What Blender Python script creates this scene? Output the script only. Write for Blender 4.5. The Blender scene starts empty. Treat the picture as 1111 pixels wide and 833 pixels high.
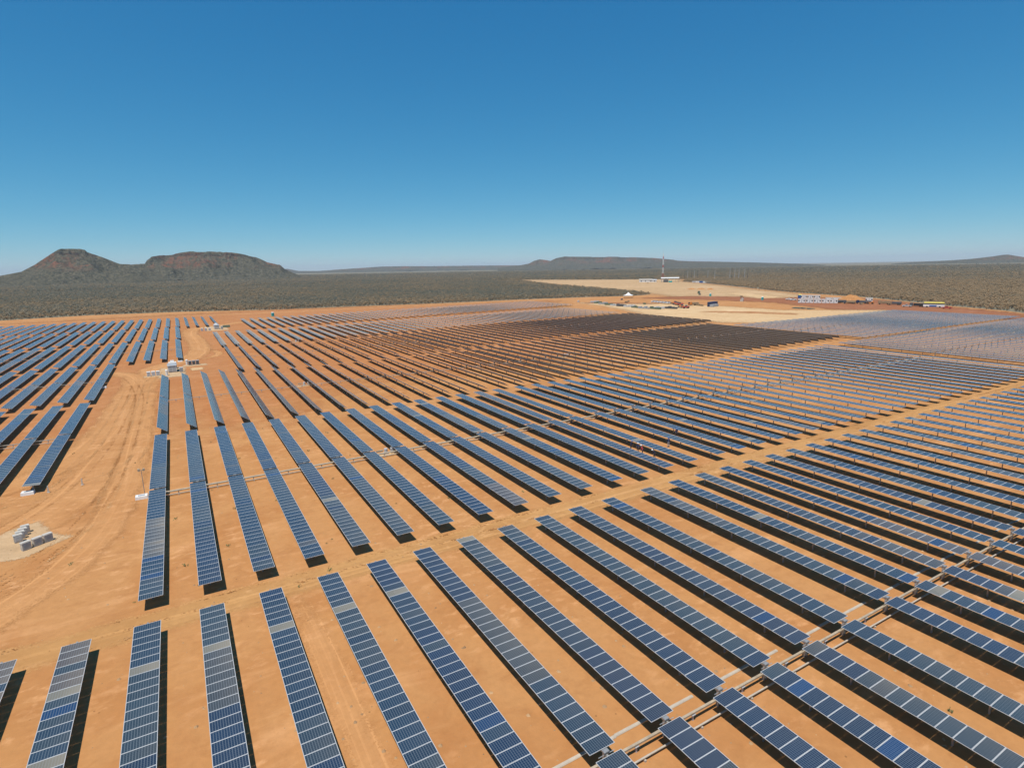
import bpy, bmesh, math, random
import numpy as np
from mathutils import Matrix, Vector, Euler
R = math.radians
rng = random.Random(7)
nrg = np.random.default_rng(11)
scene = bpy.context.scene
COL = scene.collection

# ------------------------------------------------------------------ camera
HC = 30.23
F, PIT, ROLL, YAW = 622.88, 0.2003, -0.0168, 0.5245
cy, sy = math.cos(YAW), math.sin(YAW)
fw = Vector((sy * math.cos(PIT), cy * math.cos(PIT), -math.sin(PIT)))
rt = Vector((cy, -sy, 0))
up = rt.cross(fw)
cr = rt * math.cos(ROLL) + up * math.sin(ROLL)
cu = -rt * math.sin(ROLL) + up * math.cos(ROLL)
cam_d = bpy.data.cameras.new('camera')
cam_d.sensor_width = 36.0
cam_d.sensor_fit = 'HORIZONTAL'
cam_d.lens = F / 1111 * 36.0
cam_d.clip_start = 0.5
cam_d.clip_end = 90000
cam = bpy.data.objects.new('camera', cam_d)
COL.objects.link(cam)
m3 = Matrix((cr, cu, -fw)).transposed()
cam.matrix_world = Matrix.Translation((0, 0, HC)) @ m3.to_4x4()
scene.camera = cam

# ------------------------------------------------------------------ light
SUN_TO = Vector((0.275, 0.22, -1.0)).normalized()      # where the sunlight goes
el = math.asin(-SUN_TO.z)
az = math.atan2(-SUN_TO.x, -SUN_TO.y)
world = bpy.data.worlds.new('World')
scene.world = world
world.use_nodes = True
wn = world.node_tree
bg = wn.nodes['Background']
sky = wn.nodes.new('ShaderNodeTexSky')
sky.sky_type = 'NISHITA'
sky.sun_disc = False
sky.sun_elevation = el
sky.sun_rotation = az
sky.altitude = 500
sky.air_density = 0.7
sky.dust_density = 0.0
sky.ozone_density = 6.0
# camera-like grade of the physical sky: deeper reds, softer blues
sepc = wn.nodes.new('ShaderNodeSeparateColor'); comc = wn.nodes.new('ShaderNodeCombineColor')
wn.links.new(sky.outputs[0], sepc.inputs[0])
for i_, (ga_, pw_) in enumerate(((0.93, 1.42), (0.80, 0.76), (0.79, 0.51))):
    a_ = wn.nodes.new('ShaderNodeMath'); a_.operation = 'MULTIPLY'; a_.inputs[1].default_value = 0.1
    b_ = wn.nodes.new('ShaderNodeMath'); b_.operation = 'POWER'; b_.inputs[1].default_value = pw_
    c_ = wn.nodes.new('ShaderNodeMath'); c_.operation = 'MULTIPLY'; c_.inputs[1].default_value = ga_ * 10
    wn.links.new(sepc.outputs[i_], a_.inputs[0]); wn.links.new(a_.outputs[0], b_.inputs[0]); wn.links.new(b_.outputs[0], c_.inputs[0]); wn.links.new(c_.outputs[0], comc.inputs[i_])
wn.links.new(comc.outputs[0], bg.inputs[0])
bg.inputs[1].default_value = 0.10
sun_d = bpy.data.lights.new('sun', 'SUN')
sun_d.energy = 5.0
sun_d.angle = R(0.53)
sun_d.color = (1.0, 0.95, 0.87)
sun = bpy.data.objects.new('sun', sun_d)
sun.rotation_euler = SUN_TO.to_track_quat('-Z', 'Y').to_euler()
COL.objects.link(sun)
scene.view_settings.view_transform = 'Standard'
scene.view_settings.look = 'None'
scene.view_settings.gamma = 1
scene.view_settings.exposure = 0.0
scene.cycles.max_bounces = 6
scene.cycles.transparent_max_bounces = 12

# ------------------------------------------------------------------ helpers
PITCH = 5.0


def tag(o, label=None, cat=None, group=None, kind=None):
    if label: o['label'] = label
    if cat: o['category'] = cat
    if group: o['group'] = group
    if kind: o['kind'] = kind
    return o


def empty(name, loc=(0, 0, 0), rz=0.0):
    o = bpy.data.objects.new(name, None)
    o.empty_display_size = 0.5
    o.location = loc
    o.rotation_euler = (0, 0, rz)
    COL.objects.link(o)
    return o


def put(name, me, parent=None, loc=(0, 0, 0), rot=(0, 0, 0)):
    o = bpy.data.objects.new(name, me)
    o.location = loc
    o.rotation_euler = rot
    if parent: o.parent = parent
    COL.objects.link(o)
    return o


class MB:
    """collects simple shapes into one mesh"""
    def __init__(s):
        s.v, s.f, s.mi, s.sm = [], [], [], []

    def _add(s, vs, fs, mi=0, smooth=False):
        n = len(s.v)
        s.v += [tuple(v) for v in vs]
        s.f += [tuple(i + n for i in f) for f in fs]
        s.mi += [mi] * len(fs)
        s.sm += [smooth] * len(fs)

    def box(s, x0, y0, z0, x1, y1, z1, mi=0, top=None):
        """axis box; top=(dx0,dy0,dx1,dy1) insets the top rectangle"""
        a, b, c, d = top or (0, 0, 0, 0)
        vs = [(x0, y0, z0), (x1, y0, z0), (x1, y1, z0), (x0, y1, z0),
              (x0 + a, y0 + b, z1), (x1 - c, y0 + b, z1), (x1 - c, y1 - d, z1), (x0 + a, y1 - d, z1)]
        fs = [(0, 3, 2, 1), (4, 5, 6, 7), (0, 1, 5, 4), (1, 2, 6, 5), (2, 3, 7, 6), (3, 0, 4, 7)]
        s._add(vs, fs, mi)
        return s

    def tube(s, p, q, r0, r1=None, n=8, mi=0, caps=True):
        r1 = r0 if r1 is None else r1
        p, q = Vector(p), Vector(q)
        d = (q - p).normalized()
        a = d.orthogonal().normalized()
        b = d.cross(a)
        vs, fs = [], []
        for c, r in ((p, r0), (q, r1)):
            for k in range(n):
                t = 2 * math.pi * k / n
                vs.append(c + a * (r * math.cos(t)) + b * (r * math.sin(t)))
        for k in range(n):
            fs.append((k, (k + 1) % n, n + (k + 1) % n, n + k))
        s._add(vs, fs, mi, True)
        if caps:
            s._add(vs[:n], [tuple(range(n - 1, -1, -1))], mi)
            s._add(vs[n:], [tuple(range(n))], mi)
        return s

    def prism(s, pts, x0, x1, mi=0):
        """outline in the y-z plane, swept along x"""
        n = len(pts)
        vs = [(x0, y, z) for y, z in pts] + [(x1, y, z) for y, z in pts]
        fs = [(k, (k + 1) % n, n + (k + 1) % n, n + k) for k in range(n)]
        fs += [tuple(range(n - 1, -1, -1)), tuple(range(n, 2 * n))]
        s._add(vs, fs, mi)
        return s

    def mesh(s, name, mats):
        me = bpy.data.meshes.new(name)
        me.from_pydata(s.v, [], s.f)
        for m in (mats if isinstance(mats, (list, tuple)) else [mats]):
            me.materials.append(m)
        me.polygons.foreach_set('material_index', s.mi)
        me.polygons.foreach_set('use_smooth', s.sm)
        bm = bmesh.new(); bm.from_mesh(me)
        bmesh.ops.recalc_face_normals(bm, faces=bm.faces)
        bm.to_mesh(me); bm.free()
        me.update()
        return me

    def build(s, name, mats, parent=None, loc=(0, 0, 0), rot=(0, 0, 0)):
        return put(name, s.mesh(name, mats), parent, loc, rot)


class NT:
    """little node-tree writer"""
    def __init__(s, name):
        s.m = bpy.data.materials.new(name)
        s.m.use_nodes = True
        s.t = s.m.node_tree
        s.b = s.t.nodes['Principled BSDF']
        s.out = s.t.nodes['Material Output']

    def n(s, kind, ins=None, **props):
        nd = s.t.nodes.new(kind)
        for k, v in props.items(): setattr(nd, k, v)
        for k, v in (ins or {}).items(): s.set(nd.inputs[k], v)
        return nd

    def set(s, sock, v):
        if isinstance(v, bpy.types.NodeSocket): s.t.links.new(v, sock)
        elif isinstance(v, bpy.types.Node): s.t.links.new(v.outputs[0], sock)
        else:
            if hasattr(sock, 'default_value') and not isinstance(v, (int, float)) and len(v) == 3 and sock.type == 'RGBA':
                v = (*v, 1)
            sock.default_value = v

    def pos(s, scale=(1, 1, 1), obj=False):
        src = s.n('ShaderNodeTexCoord').outputs['Object'] if obj else s.n('ShaderNodeNewGeometry').outputs['Position']
        mp = s.n('ShaderNodeMapping', {0: src})
        mp.inputs['Scale'].default_value = scale
        return mp.outputs[0]

    def noise(s, vec, scale, detail=3, rough=0.55, dist=0.0):
        return s.n('ShaderNodeTexNoise', {'Vector': vec, 'Scale': scale, 'Detail': detail, 'Roughness': rough, 'Distortion': dist}).outputs[0]

    def ramp(s, fac, stops):
        r = s.n('ShaderNodeValToRGB', {0: fac})
        e = r.color_ramp.elements
        while len(e) < len(stops): e.new(0.5)
        for el_, (p, c) in zip(e, stops):
            el_.position = p
            el_.color = (*c, 1) if len(c) == 3 else c
        return r.outputs[0]

    def mix(s, fac, a, b, blend='MIX'):
        nd = s.n('ShaderNodeMix', data_type='RGBA', blend_type=blend)
        s.set(nd.inputs[0], fac); s.set(nd.inputs[6], a); s.set(nd.inputs[7], b)
        return nd.outputs[2]

    def math(s, op, a, b=0.0, clamp=False):
        nd = s.n('ShaderNodeMath', operation=op, use_clamp=clamp)
        s.set(nd.inputs[0], a); s.set(nd.inputs[1], b)
        return nd.outputs[0]

    def mapr(s, v, a, b, c=0.0, d=1.0):
        nd = s.n('ShaderNodeMapRange', {0: v, 1: a, 2: b, 3: c, 4: d})
        return nd.outputs[0]

    def attr(s, name, typ='GEOMETRY'):
        return s.n('ShaderNodeAttribute', attribute_name=name, attribute_type=typ)

    def bump(s, h, strength=0.3, dist=0.1):
        return s.n('ShaderNodeBump', {'Height': h, 'Strength': strength, 'Distance': dist}).outputs[0]


def paint(name, col, rough=0.55, metal=0.0, var=0.25, scale=1.5, spec=0.5):
    t = NT(name)
    n = t.noise(t.pos(obj=True), scale, 4, 0.65)
    lo = tuple(c * (1 - var) for c in col)
    hi = tuple(min(1, c * (1 + var * 0.5)) for c in col)
    t.set(t.b.inputs['Base Color'], t.ramp(n, [(0.3, lo), (0.7, hi)]))
    t.set(t.b.inputs['Roughness'], t.mapr(n, 0.3, 0.7, rough * 0.85, min(1, rough * 1.15)))
    t.b.inputs['Metallic'].default_value = metal
    t.b.inputs['Specular IOR Level'].default_value = spec
    return t.m


M = {}
M['alu'] = paint('aluminium_frame', (0.60, 0.59, 0.57), 0.45, 0.25, 0.1, 0.8)
M['steel'] = paint('galvanised_steel', (0.40, 0.39, 0.37), 0.5, 0.5, 0.2, 3)
M['dusty_steel'] = paint('dusty_steel', (0.42, 0.34, 0.24), 0.75, 0.1, 0.25, 2)
M['backsheet'] = paint('backsheet', (0.215, 0.25, 0.285), 0.6, 0, 0.1, 2)
M['white'] = paint('white_paint', (0.78, 0.77, 0.74), 0.5, 0, 0.12, 0.8)
M['dirty_white'] = paint('dirty_white_paint', (0.54, 0.50, 0.44), 0.6, 0, 0.25, 1.2)
M['grey'] = paint('grey_paint', (0.36, 0.37, 0.38), 0.5, 0, 0.2, 1.5)
M['light_grey'] = paint('light_grey_paint', (0.52, 0.52, 0.52), 0.5, 0, 0.15, 1.0)
M['dark_grey'] = paint('dark_grey_paint', (0.10, 0.105, 0.11), 0.5, 0, 0.25, 1.5)
M['black'] = paint('black_rubber', (0.025, 0.025, 0.026), 0.8, 0, 0.3, 3)
M['window'] = paint('dark_window_glass', (0.03, 0.04, 0.05), 0.1, 0, 0.2, 1)
M['concrete'] = paint('concrete', (0.45, 0.39, 0.31), 0.9, 0, 0.2, 1.5)
M['teal'] = paint('teal_plastic', (0.02, 0.36, 0.36), 0.45, 0, 0.15, 1)
M['blue'] = paint('blue_paint', (0.03, 0.13, 0.38), 0.45, 0, 0.2, 1)
M['navy'] = paint('navy_paint', (0.02, 0.035, 0.09), 0.45, 0, 0.25, 1)
M['red'] = paint('red_paint', (0.50, 0.07, 0.05), 0.5, 0, 0.2, 1)
M['orange'] = paint('orange_paint', (0.62, 0.22, 0.04), 0.5, 0, 0.2, 1)
M['yellow'] = paint('yellow_paint', (0.75, 0.62, 0.12), 0.5, 0, 0.12, 1)
M['green'] = paint('dull_green_paint', (0.13, 0.17, 0.11), 0.6, 0, 0.2, 1)
M['green_net'] = paint('dark_green_netting', (0.025, 0.06, 0.05), 0.85, 0, 0.3, 0.6)
M['wood'] = paint('pallet_wood', (0.33, 0.23, 0.13), 0.85, 0, 0.3, 2)
M['skin'] = paint('skin', (0.30, 0.17, 0.11), 0.6, 0, 0.1, 5)
M['shirt_navy'] = paint('navy_cloth', (0.03, 0.04, 0.09), 0.9, 0, 0.2, 6)
M['shirt_red'] = paint('red_cloth', (0.42, 0.05, 0.05), 0.9, 0, 0.2, 6)
M['trousers'] = paint('dark_trousers', (0.035, 0.04, 0.055), 0.9, 0, 0.2, 6)
M['pale_trouser'] = paint('pale_trousers', (0.30, 0.32, 0.34), 0.9, 0, 0.2, 6)


def glass_mat(name, single):
    """dark blue photovoltaic cells under dusty glass: tint from the object or the mesh"""
    t = NT(name)
    if single:
        oi = t.n('ShaderNodeObjectInfo')
        tint, alpha = oi.outputs['Color'], oi.outputs['Alpha']
    else:
        a = t.attr('tint')
        tint, alpha = a.outputs['Color'], a.outputs['Alpha']
    uv = t.n('ShaderNodeUVMap').outputs[0]
    sep = t.n('ShaderNodeSeparateXYZ', {0: uv})

    def lines(s, period, w):
        f = t.math('FRACT', t.math('DIVIDE', s, period))
        d = t.math('ABSOLUTE', t.math('SUBTRACT', f, 0.5))
        return t.math('GREATER_THAN', d, 0.5 - w)
    g = t.math('MAXIMUM', lines(sep.outputs[0], 0.158, 0.12), lines(sep.outputs[1], 0.158, 0.04))
    p = t.pos()
    n1 = t.noise(p, 0.35, 4, 0.6)
    n2 = t.noise(p, 2.5, 4, 0.65)
    cell = t.mix(t.mapr(n2, 0.3, 0.75, 0.0, 0.15), tint, (0.03, 0.05, 0.08))
    base = t.mix(t.math('MULTIPLY', g, 0.42), cell, (0.22, 0.25, 0.28))
    dust = t.math('MULTIPLY', t.mapr(n1, 0.3, 0.75, 0.55, 1.0), alpha, True)
    dust = t.math('MULTIPLY', dust, t.mapr(sep.outputs[0], 0.0, 1.9, 0.45, 1.35), True)
    patch = t.mapr(n2, 0.58, 0.75, 0.0, 0.35)
    dust = t.math('ADD', dust, t.math('MULTIPLY', patch, alpha), True)
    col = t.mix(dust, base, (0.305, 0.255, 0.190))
    t.set(t.b.inputs['Base Color'], col)
    t.set(t.b.inputs['Roughness'], t.mapr(dust, 0, 1.0, 0.10, 0.70))
    t.b.inputs['IOR'].default_value = 1.5
    return t.m


M['cell_single'] = glass_mat('solar_cells_single', True)
M['cell_table'] = glass_mat('solar_cells_table', False)

# ------------------------------------------------------------------ pixel -> place (only for laying out)
_f, _r, _u = (np.array(v) for v in (fw, cr, cu))


def ray(px, py):
    return _f + _r * ((px - 555.5) / F) - _u * ((py - 416.5) / F)


# ------------------------------------------------------------------ ground
def earth_mat(name, c0, c1, c2, soft=False, streak=(1, 1, 1), sstr=0.5, big=0.012, ruts=False):
    t = NT(name)
    p = t.pos()
    n0 = t.noise(p, big, 4, 0.6)
    n1 = t.noise(p, 0.11, 5, 0.62, 0.4)
    n2 = t.noise(p, 1.7, 4, 0.6)
    ns = t.noise(t.pos(streak), 1.0, 4, 0.6, 0.6)
    col = t.mix(t.mapr(n0, 0.35, 0.65), c0, c1)
    col = t.mix(t.mapr(n1, 0.42, 0.68, 0.0, 0.85), col, tuple(c * 0.90 for c in c2))
    col = t.mix(t.math('MULTIPLY', t.mapr(ns, 0.56, 0.70), sstr), col, tuple(min(1, c * 1.22 + 0.03) for c in c1))
    col = t.mix(t.mapr(n2, 0.25, 0.75, 0.0, 0.34), col, tuple(c * 0.62 for c in c0))
    sp = t.noise(t.pos((0.55, 0.9, 1)), 1.0, 5, 0.62, 0.25)
    spk = t.math('MULTIPLY', t.mapr(sp, 0.53, 0.67), t.mapr(t.noise(p, 0.055, 3), 0.42, 0.56))
    col = t.mix(t.math('MULTIPLY', spk, 0.48), col, tuple(min(1, c * 1.25 + 0.05) for c in c1))
    dk = t.noise(t.pos((0.30, 0.42, 1)), 1.0, 5, 0.7, 0.5)
    col = t.mix(t.mapr(dk, 0.52, 0.72, 0.0, 0.50), col, tuple(c * 0.72 for c in c2))
    # scattered clods and pebbles
    vo = t.n('ShaderNodeTexVoronoi', {'Vector': p, 'Scale': 0.9, 'Randomness': 1.0})
    peb = t.math('LESS_THAN', vo.outputs['Distance'], 0.07)
    pick = t.math('GREATER_THAN', t.noise(p, 0.25, 2), 0.56)
    col = t.mix(t.math('MULTIPLY', t.math('MULTIPLY', peb, pick), 0.55), col, tuple(c * 0.35 for c in c0))
    if ruts:
        uvm = t.n('ShaderNodeMapping', {0: t.n('ShaderNodeUVMap').outputs[0]})
        uvm.inputs['Scale'].default_value = (9.0, 0.035, 1.0)
        rn = t.noise(uvm.outputs[0], 1.0, 4, 0.6, 0.15)
        col = t.mix(t.mapr(rn, 0.50, 0.66, 0.0, 0.55), col, tuple(c * 0.80 for c in c0))
        col = t.mix(t.mapr(rn, 0.46, 0.36, 0.0, 0.45), col, tuple(min(1, c * 1.16) for c in c1))
    t.set(t.b.inputs['Base Color'], col)
    t.b.inputs['Roughness'].default_value = 0.95
    t.b.inputs['Specular IOR Level'].default_value = 0.15
    h = t.math('ADD', t.math('MULTIPLY', n2, 0.5), t.math('MULTIPLY', n1, 0.5))
    t.set(t.b.inputs['Normal'], t.bump(h, 0.35, 0.25))
    if soft:
        e = t.attr('edge').outputs['Fac']
        k = t.math('ADD', e, t.math('MULTIPLY', t.math('SUBTRACT', t.noise(p, 0.22, 5, 0.65), 0.5), 1.1))
        k = t.math('MULTIPLY', t.mapr(k, 0.22, 0.85), t.mapr(n1, 0.2, 0.55, 0.72, 1.0))
        gr = t.mapr(t.noise(p, 5.0, 2, 0.7), 0.30, 0.70)      # loose grains thin out towards the border
        k = t.math('GREATER_THAN', k, t.math('ADD', t.math('MULTIPLY', gr, 0.96), 0.02))
        tr = t.n('ShaderNodeBsdfTransparent')
        mx = t.n('ShaderNodeMixShader', {0: k, 1: tr.outputs[0], 2: t.b.outputs[0]})
        t.t.links.new(mx.outputs[0], t.out.inputs['Surface'])
    return t.m


SOIL0, SOIL1, SOIL2 = (0.455, 0.219, 0.080), (0.500, 0.252, 0.099), (0.445, 0.190, 0.064)
M['dirt'] = earth_mat('bare_earth', SOIL0, SOIL1, SOIL2, streak=(0.06, 0.22, 1), sstr=0.55)
M['road'] = earth_mat('road_earth', (0.462, 0.240, 0.086), (0.505, 0.268, 0.102), (0.420, 0.200, 0.068), soft=True, streak=(0.03, 0.5, 1), sstr=0.5, ruts=True)
M['track'] = earth_mat('track_earth', (0.500, 0.245, 0.094), (0.540, 0.275, 0.112), (0.470, 0.212, 0.073), soft=True, streak=(0.5, 0.03, 1), sstr=0.4, ruts=True)
M['pale'] = earth_mat('pale_earth', (0.588, 0.386, 0.197), (0.622, 0.437, 0.244), (0.554, 0.344, 0.168), soft=True, streak=(0.02, 0.05, 1))
M['sand'] = earth_mat('tan_earth', (0.470, 0.311, 0.160), (0.554, 0.370, 0.202), (0.420, 0.252, 0.126), soft=True, streak=(0.006, 0.02, 1), big=0.006)
M['redearth'] = earth_mat('red_earth', (0.30, 0.118, 0.052), (0.34, 0.142, 0.066), (0.275, 0.100, 0.044), soft=True, streak=(0.02, 0.05, 1))
M['rust'] = earth_mat('rust_earth', (0.42, 0.182, 0.068), (0.455, 0.206, 0.080), (0.42, 0.164, 0.056), soft=True, streak=(0.08, 0.2, 1), sstr=0.5)
M['padclay'] = earth_mat('pad_clay', (0.504, 0.336, 0.185), (0.538, 0.370, 0.218), (0.470, 0.302, 0.160), soft=True, streak=(0.5, 0.5, 1))

# scrub floor reaching the horizon
t = NT('scrub_floor')
p = t.pos()
n0 = t.noise(p, 0.0022, 5, 0.6)
n1 = t.noise(p, 0.03, 5, 0.7)
n2 = t.noise(p, 0.16, 3, 0.6)
col = t.mix(t.mapr(n0, 0.35, 0.65), (0.190, 0.180, 0.135), (0.225, 0.190, 0.130))
col = t.mix(t.mapr(n1, 0.42, 0.62, 0, 0.8), col, (0.095, 0.096, 0.072))
col = t.mix(t.mapr(n2, 0.45, 0.6, 0, 0.6), col, (0.25, 0.205, 0.135))
t.set(t.b.inputs['Base Color'], col)
t.b.inputs['Roughness'].default_value = 1.0
t.b.inputs['Specular IOR Level'].default_value = 0.0
t.set(t.b.inputs['Normal'], t.bump(n2, 0.8, 3.0))
M['scrub_floor'] = t.m


def disc(name, mat, rad, z, rings=(200, 600, 1500, 4000, 9000, 16000, 26000)):
    vs, fs = [(0, 0, z)], []
    n = 96
    for r in rings:
        for k in range(n):
            a = 2 * math.pi * k / n
            vs.append((r * math.cos(a), r * math.sin(a), z))
    for k in range(n): fs.append((0, 1 + k, 1 + (k + 1) % n))
    for j in range(len(rings) - 1):
        for k in range(n):
            a, b = 1 + j * n + k, 1 + j * n + (k + 1) % n
            fs.append((a, a + n, b + n, b))
    me = bpy.data.meshes.new(name)
    me.from_pydata(vs, [], fs)
    me.materials.append(mat)
    return put(name, me)


tag(disc('ground', M['scrub_floor'], 26000, -0.06), kind='structure')


def poly_sd(P, poly):
    """signed distance (inside positive) of points P to a polygon"""
    poly = np.array(poly, float)
    d = np.full(len(P), 1e9)
    inside = np.zeros(len(P), bool)
    for a, b in zip(poly, np.roll(poly, -1, 0)):
        ab = b - a
        tt = np.clip(((P - a) @ ab) / (ab @ ab + 1e-9), 0, 1)
        d = np.minimum(d, np.linalg.norm(P - (a + tt[:, None] * ab), axis=1))
        c = (a[1] > P[:, 1]) != (b[1] > P[:, 1])
        xx = (b[0] - a[0]) * (P[:, 1] - a[1]) / (b[1] - a[1] + 1e-12) + a[0]
        inside ^= c & (P[:, 0] < xx)
    return np.where(inside, d, -d)


def sheet(name, poly, mat, z, res, soft, kind='structure'):
    poly = np.array(poly, float)
    lo, hi = poly.min(0) - soft, poly.max(0) + soft
    nx, ny = [max(2, int((h - l) / res) + 1) for l, h in zip(lo, hi)]
    xs, ys = np.linspace(lo[0], hi[0], nx), np.linspace(lo[1], hi[1], ny)
    G = np.stack(np.meshgrid(xs, ys, indexing='ij'), -1).reshape(-1, 2)
    sd = poly_sd(G, poly)
    e = np.clip(sd / soft * 0.5 + 0.5, 0, 1)
    idx = np.arange(nx * ny).reshape(nx, ny)
    q = np.stack([idx[:-1, :-1], idx[1:, :-1], idx[1:, 1:], idx[:-1, 1:]], -1).reshape(-1, 4)
    q = q[(e[q] > 0.0).any(1)]
    used, inv = np.unique(q, return_inverse=True)
    me = bpy.data.meshes.new(name)
    me.from_pydata([(x, y, z) for x, y in G[used]], [], inv.reshape(-1, 4).tolist())
    at = me.attributes.new('edge', 'FLOAT', 'POINT')
    at.data.foreach_set('value', e[used].astype(np.float32))
    me.materials.append(mat)
    return tag(put(name, me), kind=kind)


def strip(name, pts, w, mat, z, full=1.0):
    """a road along a polyline: uv.x runs across it, 'edge' fades both borders"""
    pts = [Vector((*p_, 0)) for p_ in pts]
    fine = []
    for i in range(len(pts) - 1):                      # Catmull-Rom
        p0, p1, p2, p3 = pts[max(i - 1, 0)], pts[i], pts[i + 1], pts[min(i + 2, len(pts) - 1)]
        n = max(2, int((p2 - p1).length / 4))
        for k in range(n):
            s_ = k / n
            fine.append(0.5 * ((2 * p1) + (p2 - p0) * s_ + (2 * p0 - 5 * p1 + 4 * p2 - p3) * s_ ** 2 + (3 * p1 - p0 - 3 * p2 + p3) * s_ ** 3))
    fine.append(pts[-1])
    cols = [-0.5, -0.3, -0.1, 0.1, 0.3, 0.5]
    ev = [0, 0.62, 1, 1, 0.62, 0]
    vs, fs, ed, uvv = [], [], [], []
    for i, c in enumerate(fine):
        d = (fine[min(i + 1, len(fine) - 1)] - fine[max(i - 1, 0)]).normalized()
        nrm = Vector((-d.y, d.x, 0))
        end = min(1, i / 3, (len(fine) - 1 - i) / 3)
        for k, cc in enumerate(cols):
            vs.append(c + nrm * cc * w + Vector((0, 0, z)))
            ed.append(ev[k] * end * full)
            uvv.append((cc + 0.5, i))
    nc = len(cols)
    for i in range(len(fine) - 1):
        for k in range(nc - 1):
            a = i * nc + k
            fs.append((a, a + 1, a + nc + 1, a + nc))
    me = bpy.data.meshes.new(name)
    me.from_pydata(vs, [], fs)
    at = me.attributes.new('edge', 'FLOAT', 'POINT')
    at.data.foreach_set('value', ed)
    uvl = me.uv_layers.new(name='UVMap')
    for lp in me.loops: uvl.data[lp.index].uv = uvv[lp.vertex_index]
    me.materials.append(mat)
    return tag(put(name, me), kind='structure')


CLEAR = [(-260, -140), (-260, 470), (-105, 520), (-56, 536), (6, 526), (70, 496), (143, 487), (205, 475), (281, 472), (357, 459),
         (400, 444), (432, 452), (445, 474), (485, 592), (545, 795), (640, 1030), (680, 1140), (733, 1196), (811, 1044),
         (877, 935), (932, 873), (793, 753), (749, 667), (650, 520), (574, 409), (551, 368), (509, 272), (450, 190), (428, 150), (412, 134),
         (430, 60), (420, -140)]
me = bpy.data.meshes.new('bare_earth')
bm = bmesh.new()
bm.faces.new([bm.verts.new((x, y, 0)) for x, y in CLEAR])
bmesh.ops.triangulate(bm, faces=bm.faces)
bm.normal_update()
for f_ in bm.faces:
    if f_.normal.z < 0: f_.normal_flip()
bm.to_mesh(me); bm.free()
me.materials.append(M['dirt'])
tag(put('bare_earth', me), kind='structure')

sheet('sand_field', [(432, 440), (500, 600), (640, 1010), (700, 1140), (733, 1180), (806, 1030), (918, 872), (786, 746), (740, 662), (642, 522),
                     (566, 412), (544, 372), (490, 300), (450, 330), (412, 405)], M['sand'], 0.012, 8, 22)
sheet('red_earth_patch', [(372, 412), (396, 345), (402, 288), (366, 214), (372, 160), (362, 108), (412, 136), (440, 184), (500, 270),
                          (484, 302), (460, 345), (434, 400)], M['redearth'], 0.016, 5, 14)
sheet('laydown_yard', [(296, 400), (328, 352), (338, 322), (345, 286), (342, 236), (386, 196), (372, 190), (330, 190), (268, 186), (247, 205),
                       (250, 262), (268, 306), (284, 352)], M['pale'], 0.020, 4, 9)
sheet('red_earth_patch', [(300, 392), (322, 362), (330, 340), (326, 336), (312, 356), (296, 384)], M['redearth'], 0.027, 3, 7)
sheet('red_earth_patch', [(300, 262), (318, 240), (324, 214), (316, 212), (306, 236), (292, 258)], M['rust'], 0.027, 3, 8)
sheet('sand_road', [(330, 182), (386, 190), (384, 196), (330, 196)], M['pale'], 0.024, 3, 3)
sheet('sand_patch', [(440, 330), (500, 420), (520, 400), (468, 318)], M['pale'], 0.024, 6, 12)
sheet('rust_earth_patch', [(-90, 60), (-40, 118), (-8, 128), (10, 120), (40, 150), (110, 150), (200, 210), (230, 330), (300, 440), (60, 500), (-100, 480), (-190, 440), (-210, 200), (-180, 60)], M['rust'], 0.004, 8, 30)
# roads
strip('road', [(-150, 55.3), (-60, 55.4), (20, 55.6), (90, 56.2), (150, 57), (215, 57)], 6.2, M['road'], 0.008)
strip('road_behind', [(235, 123), (300, 122.5), (372, 122)], 2.6, M['road'], 0.008)
strip('access_road', [(206.3, 40), (206.5, 80), (209, 112), (222, 122)], 3.6, M['road'], 0.013)
strip('forest_road', [(-250, 455), (-100, 466), (0, 472), (60, 463), (140, 462), (230, 455), (330, 440)], 11, M['track'], 0.008)
strip('dirt_track', [(-60, 58), (-30, 72), (-17, 92), (-13, 118), (-11, 150), (-10.5, 185), (-8, 216), (2, 234), (6.5, 262), (6, 300), (4.5, 335), (9, 362), (30, 384), (60, 420)], 12, M['track'], 0.010)
strip('dirt_track', [(-75, 85), (-40, 96), (-22, 108), (-15.5, 130), (-13.5, 165), (-14, 205), (-30, 222)], 9, M['track'], 0.014)
strip('dirt_track', [(-24, 55), (-13, 72), (-9.5, 95), (-9, 140), (-9, 180)], 7, M['track'], 0.018)
strip('dirt_track', [(6.6, 57), (7.2, 45), (7.3, 30), (7.0, 10)], 3.4, M['track'], 0.012)
strip('dirt_track', [(2, 226), (12, 240), (10, 262)], 4.0, M['track'], 0.018)

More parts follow.
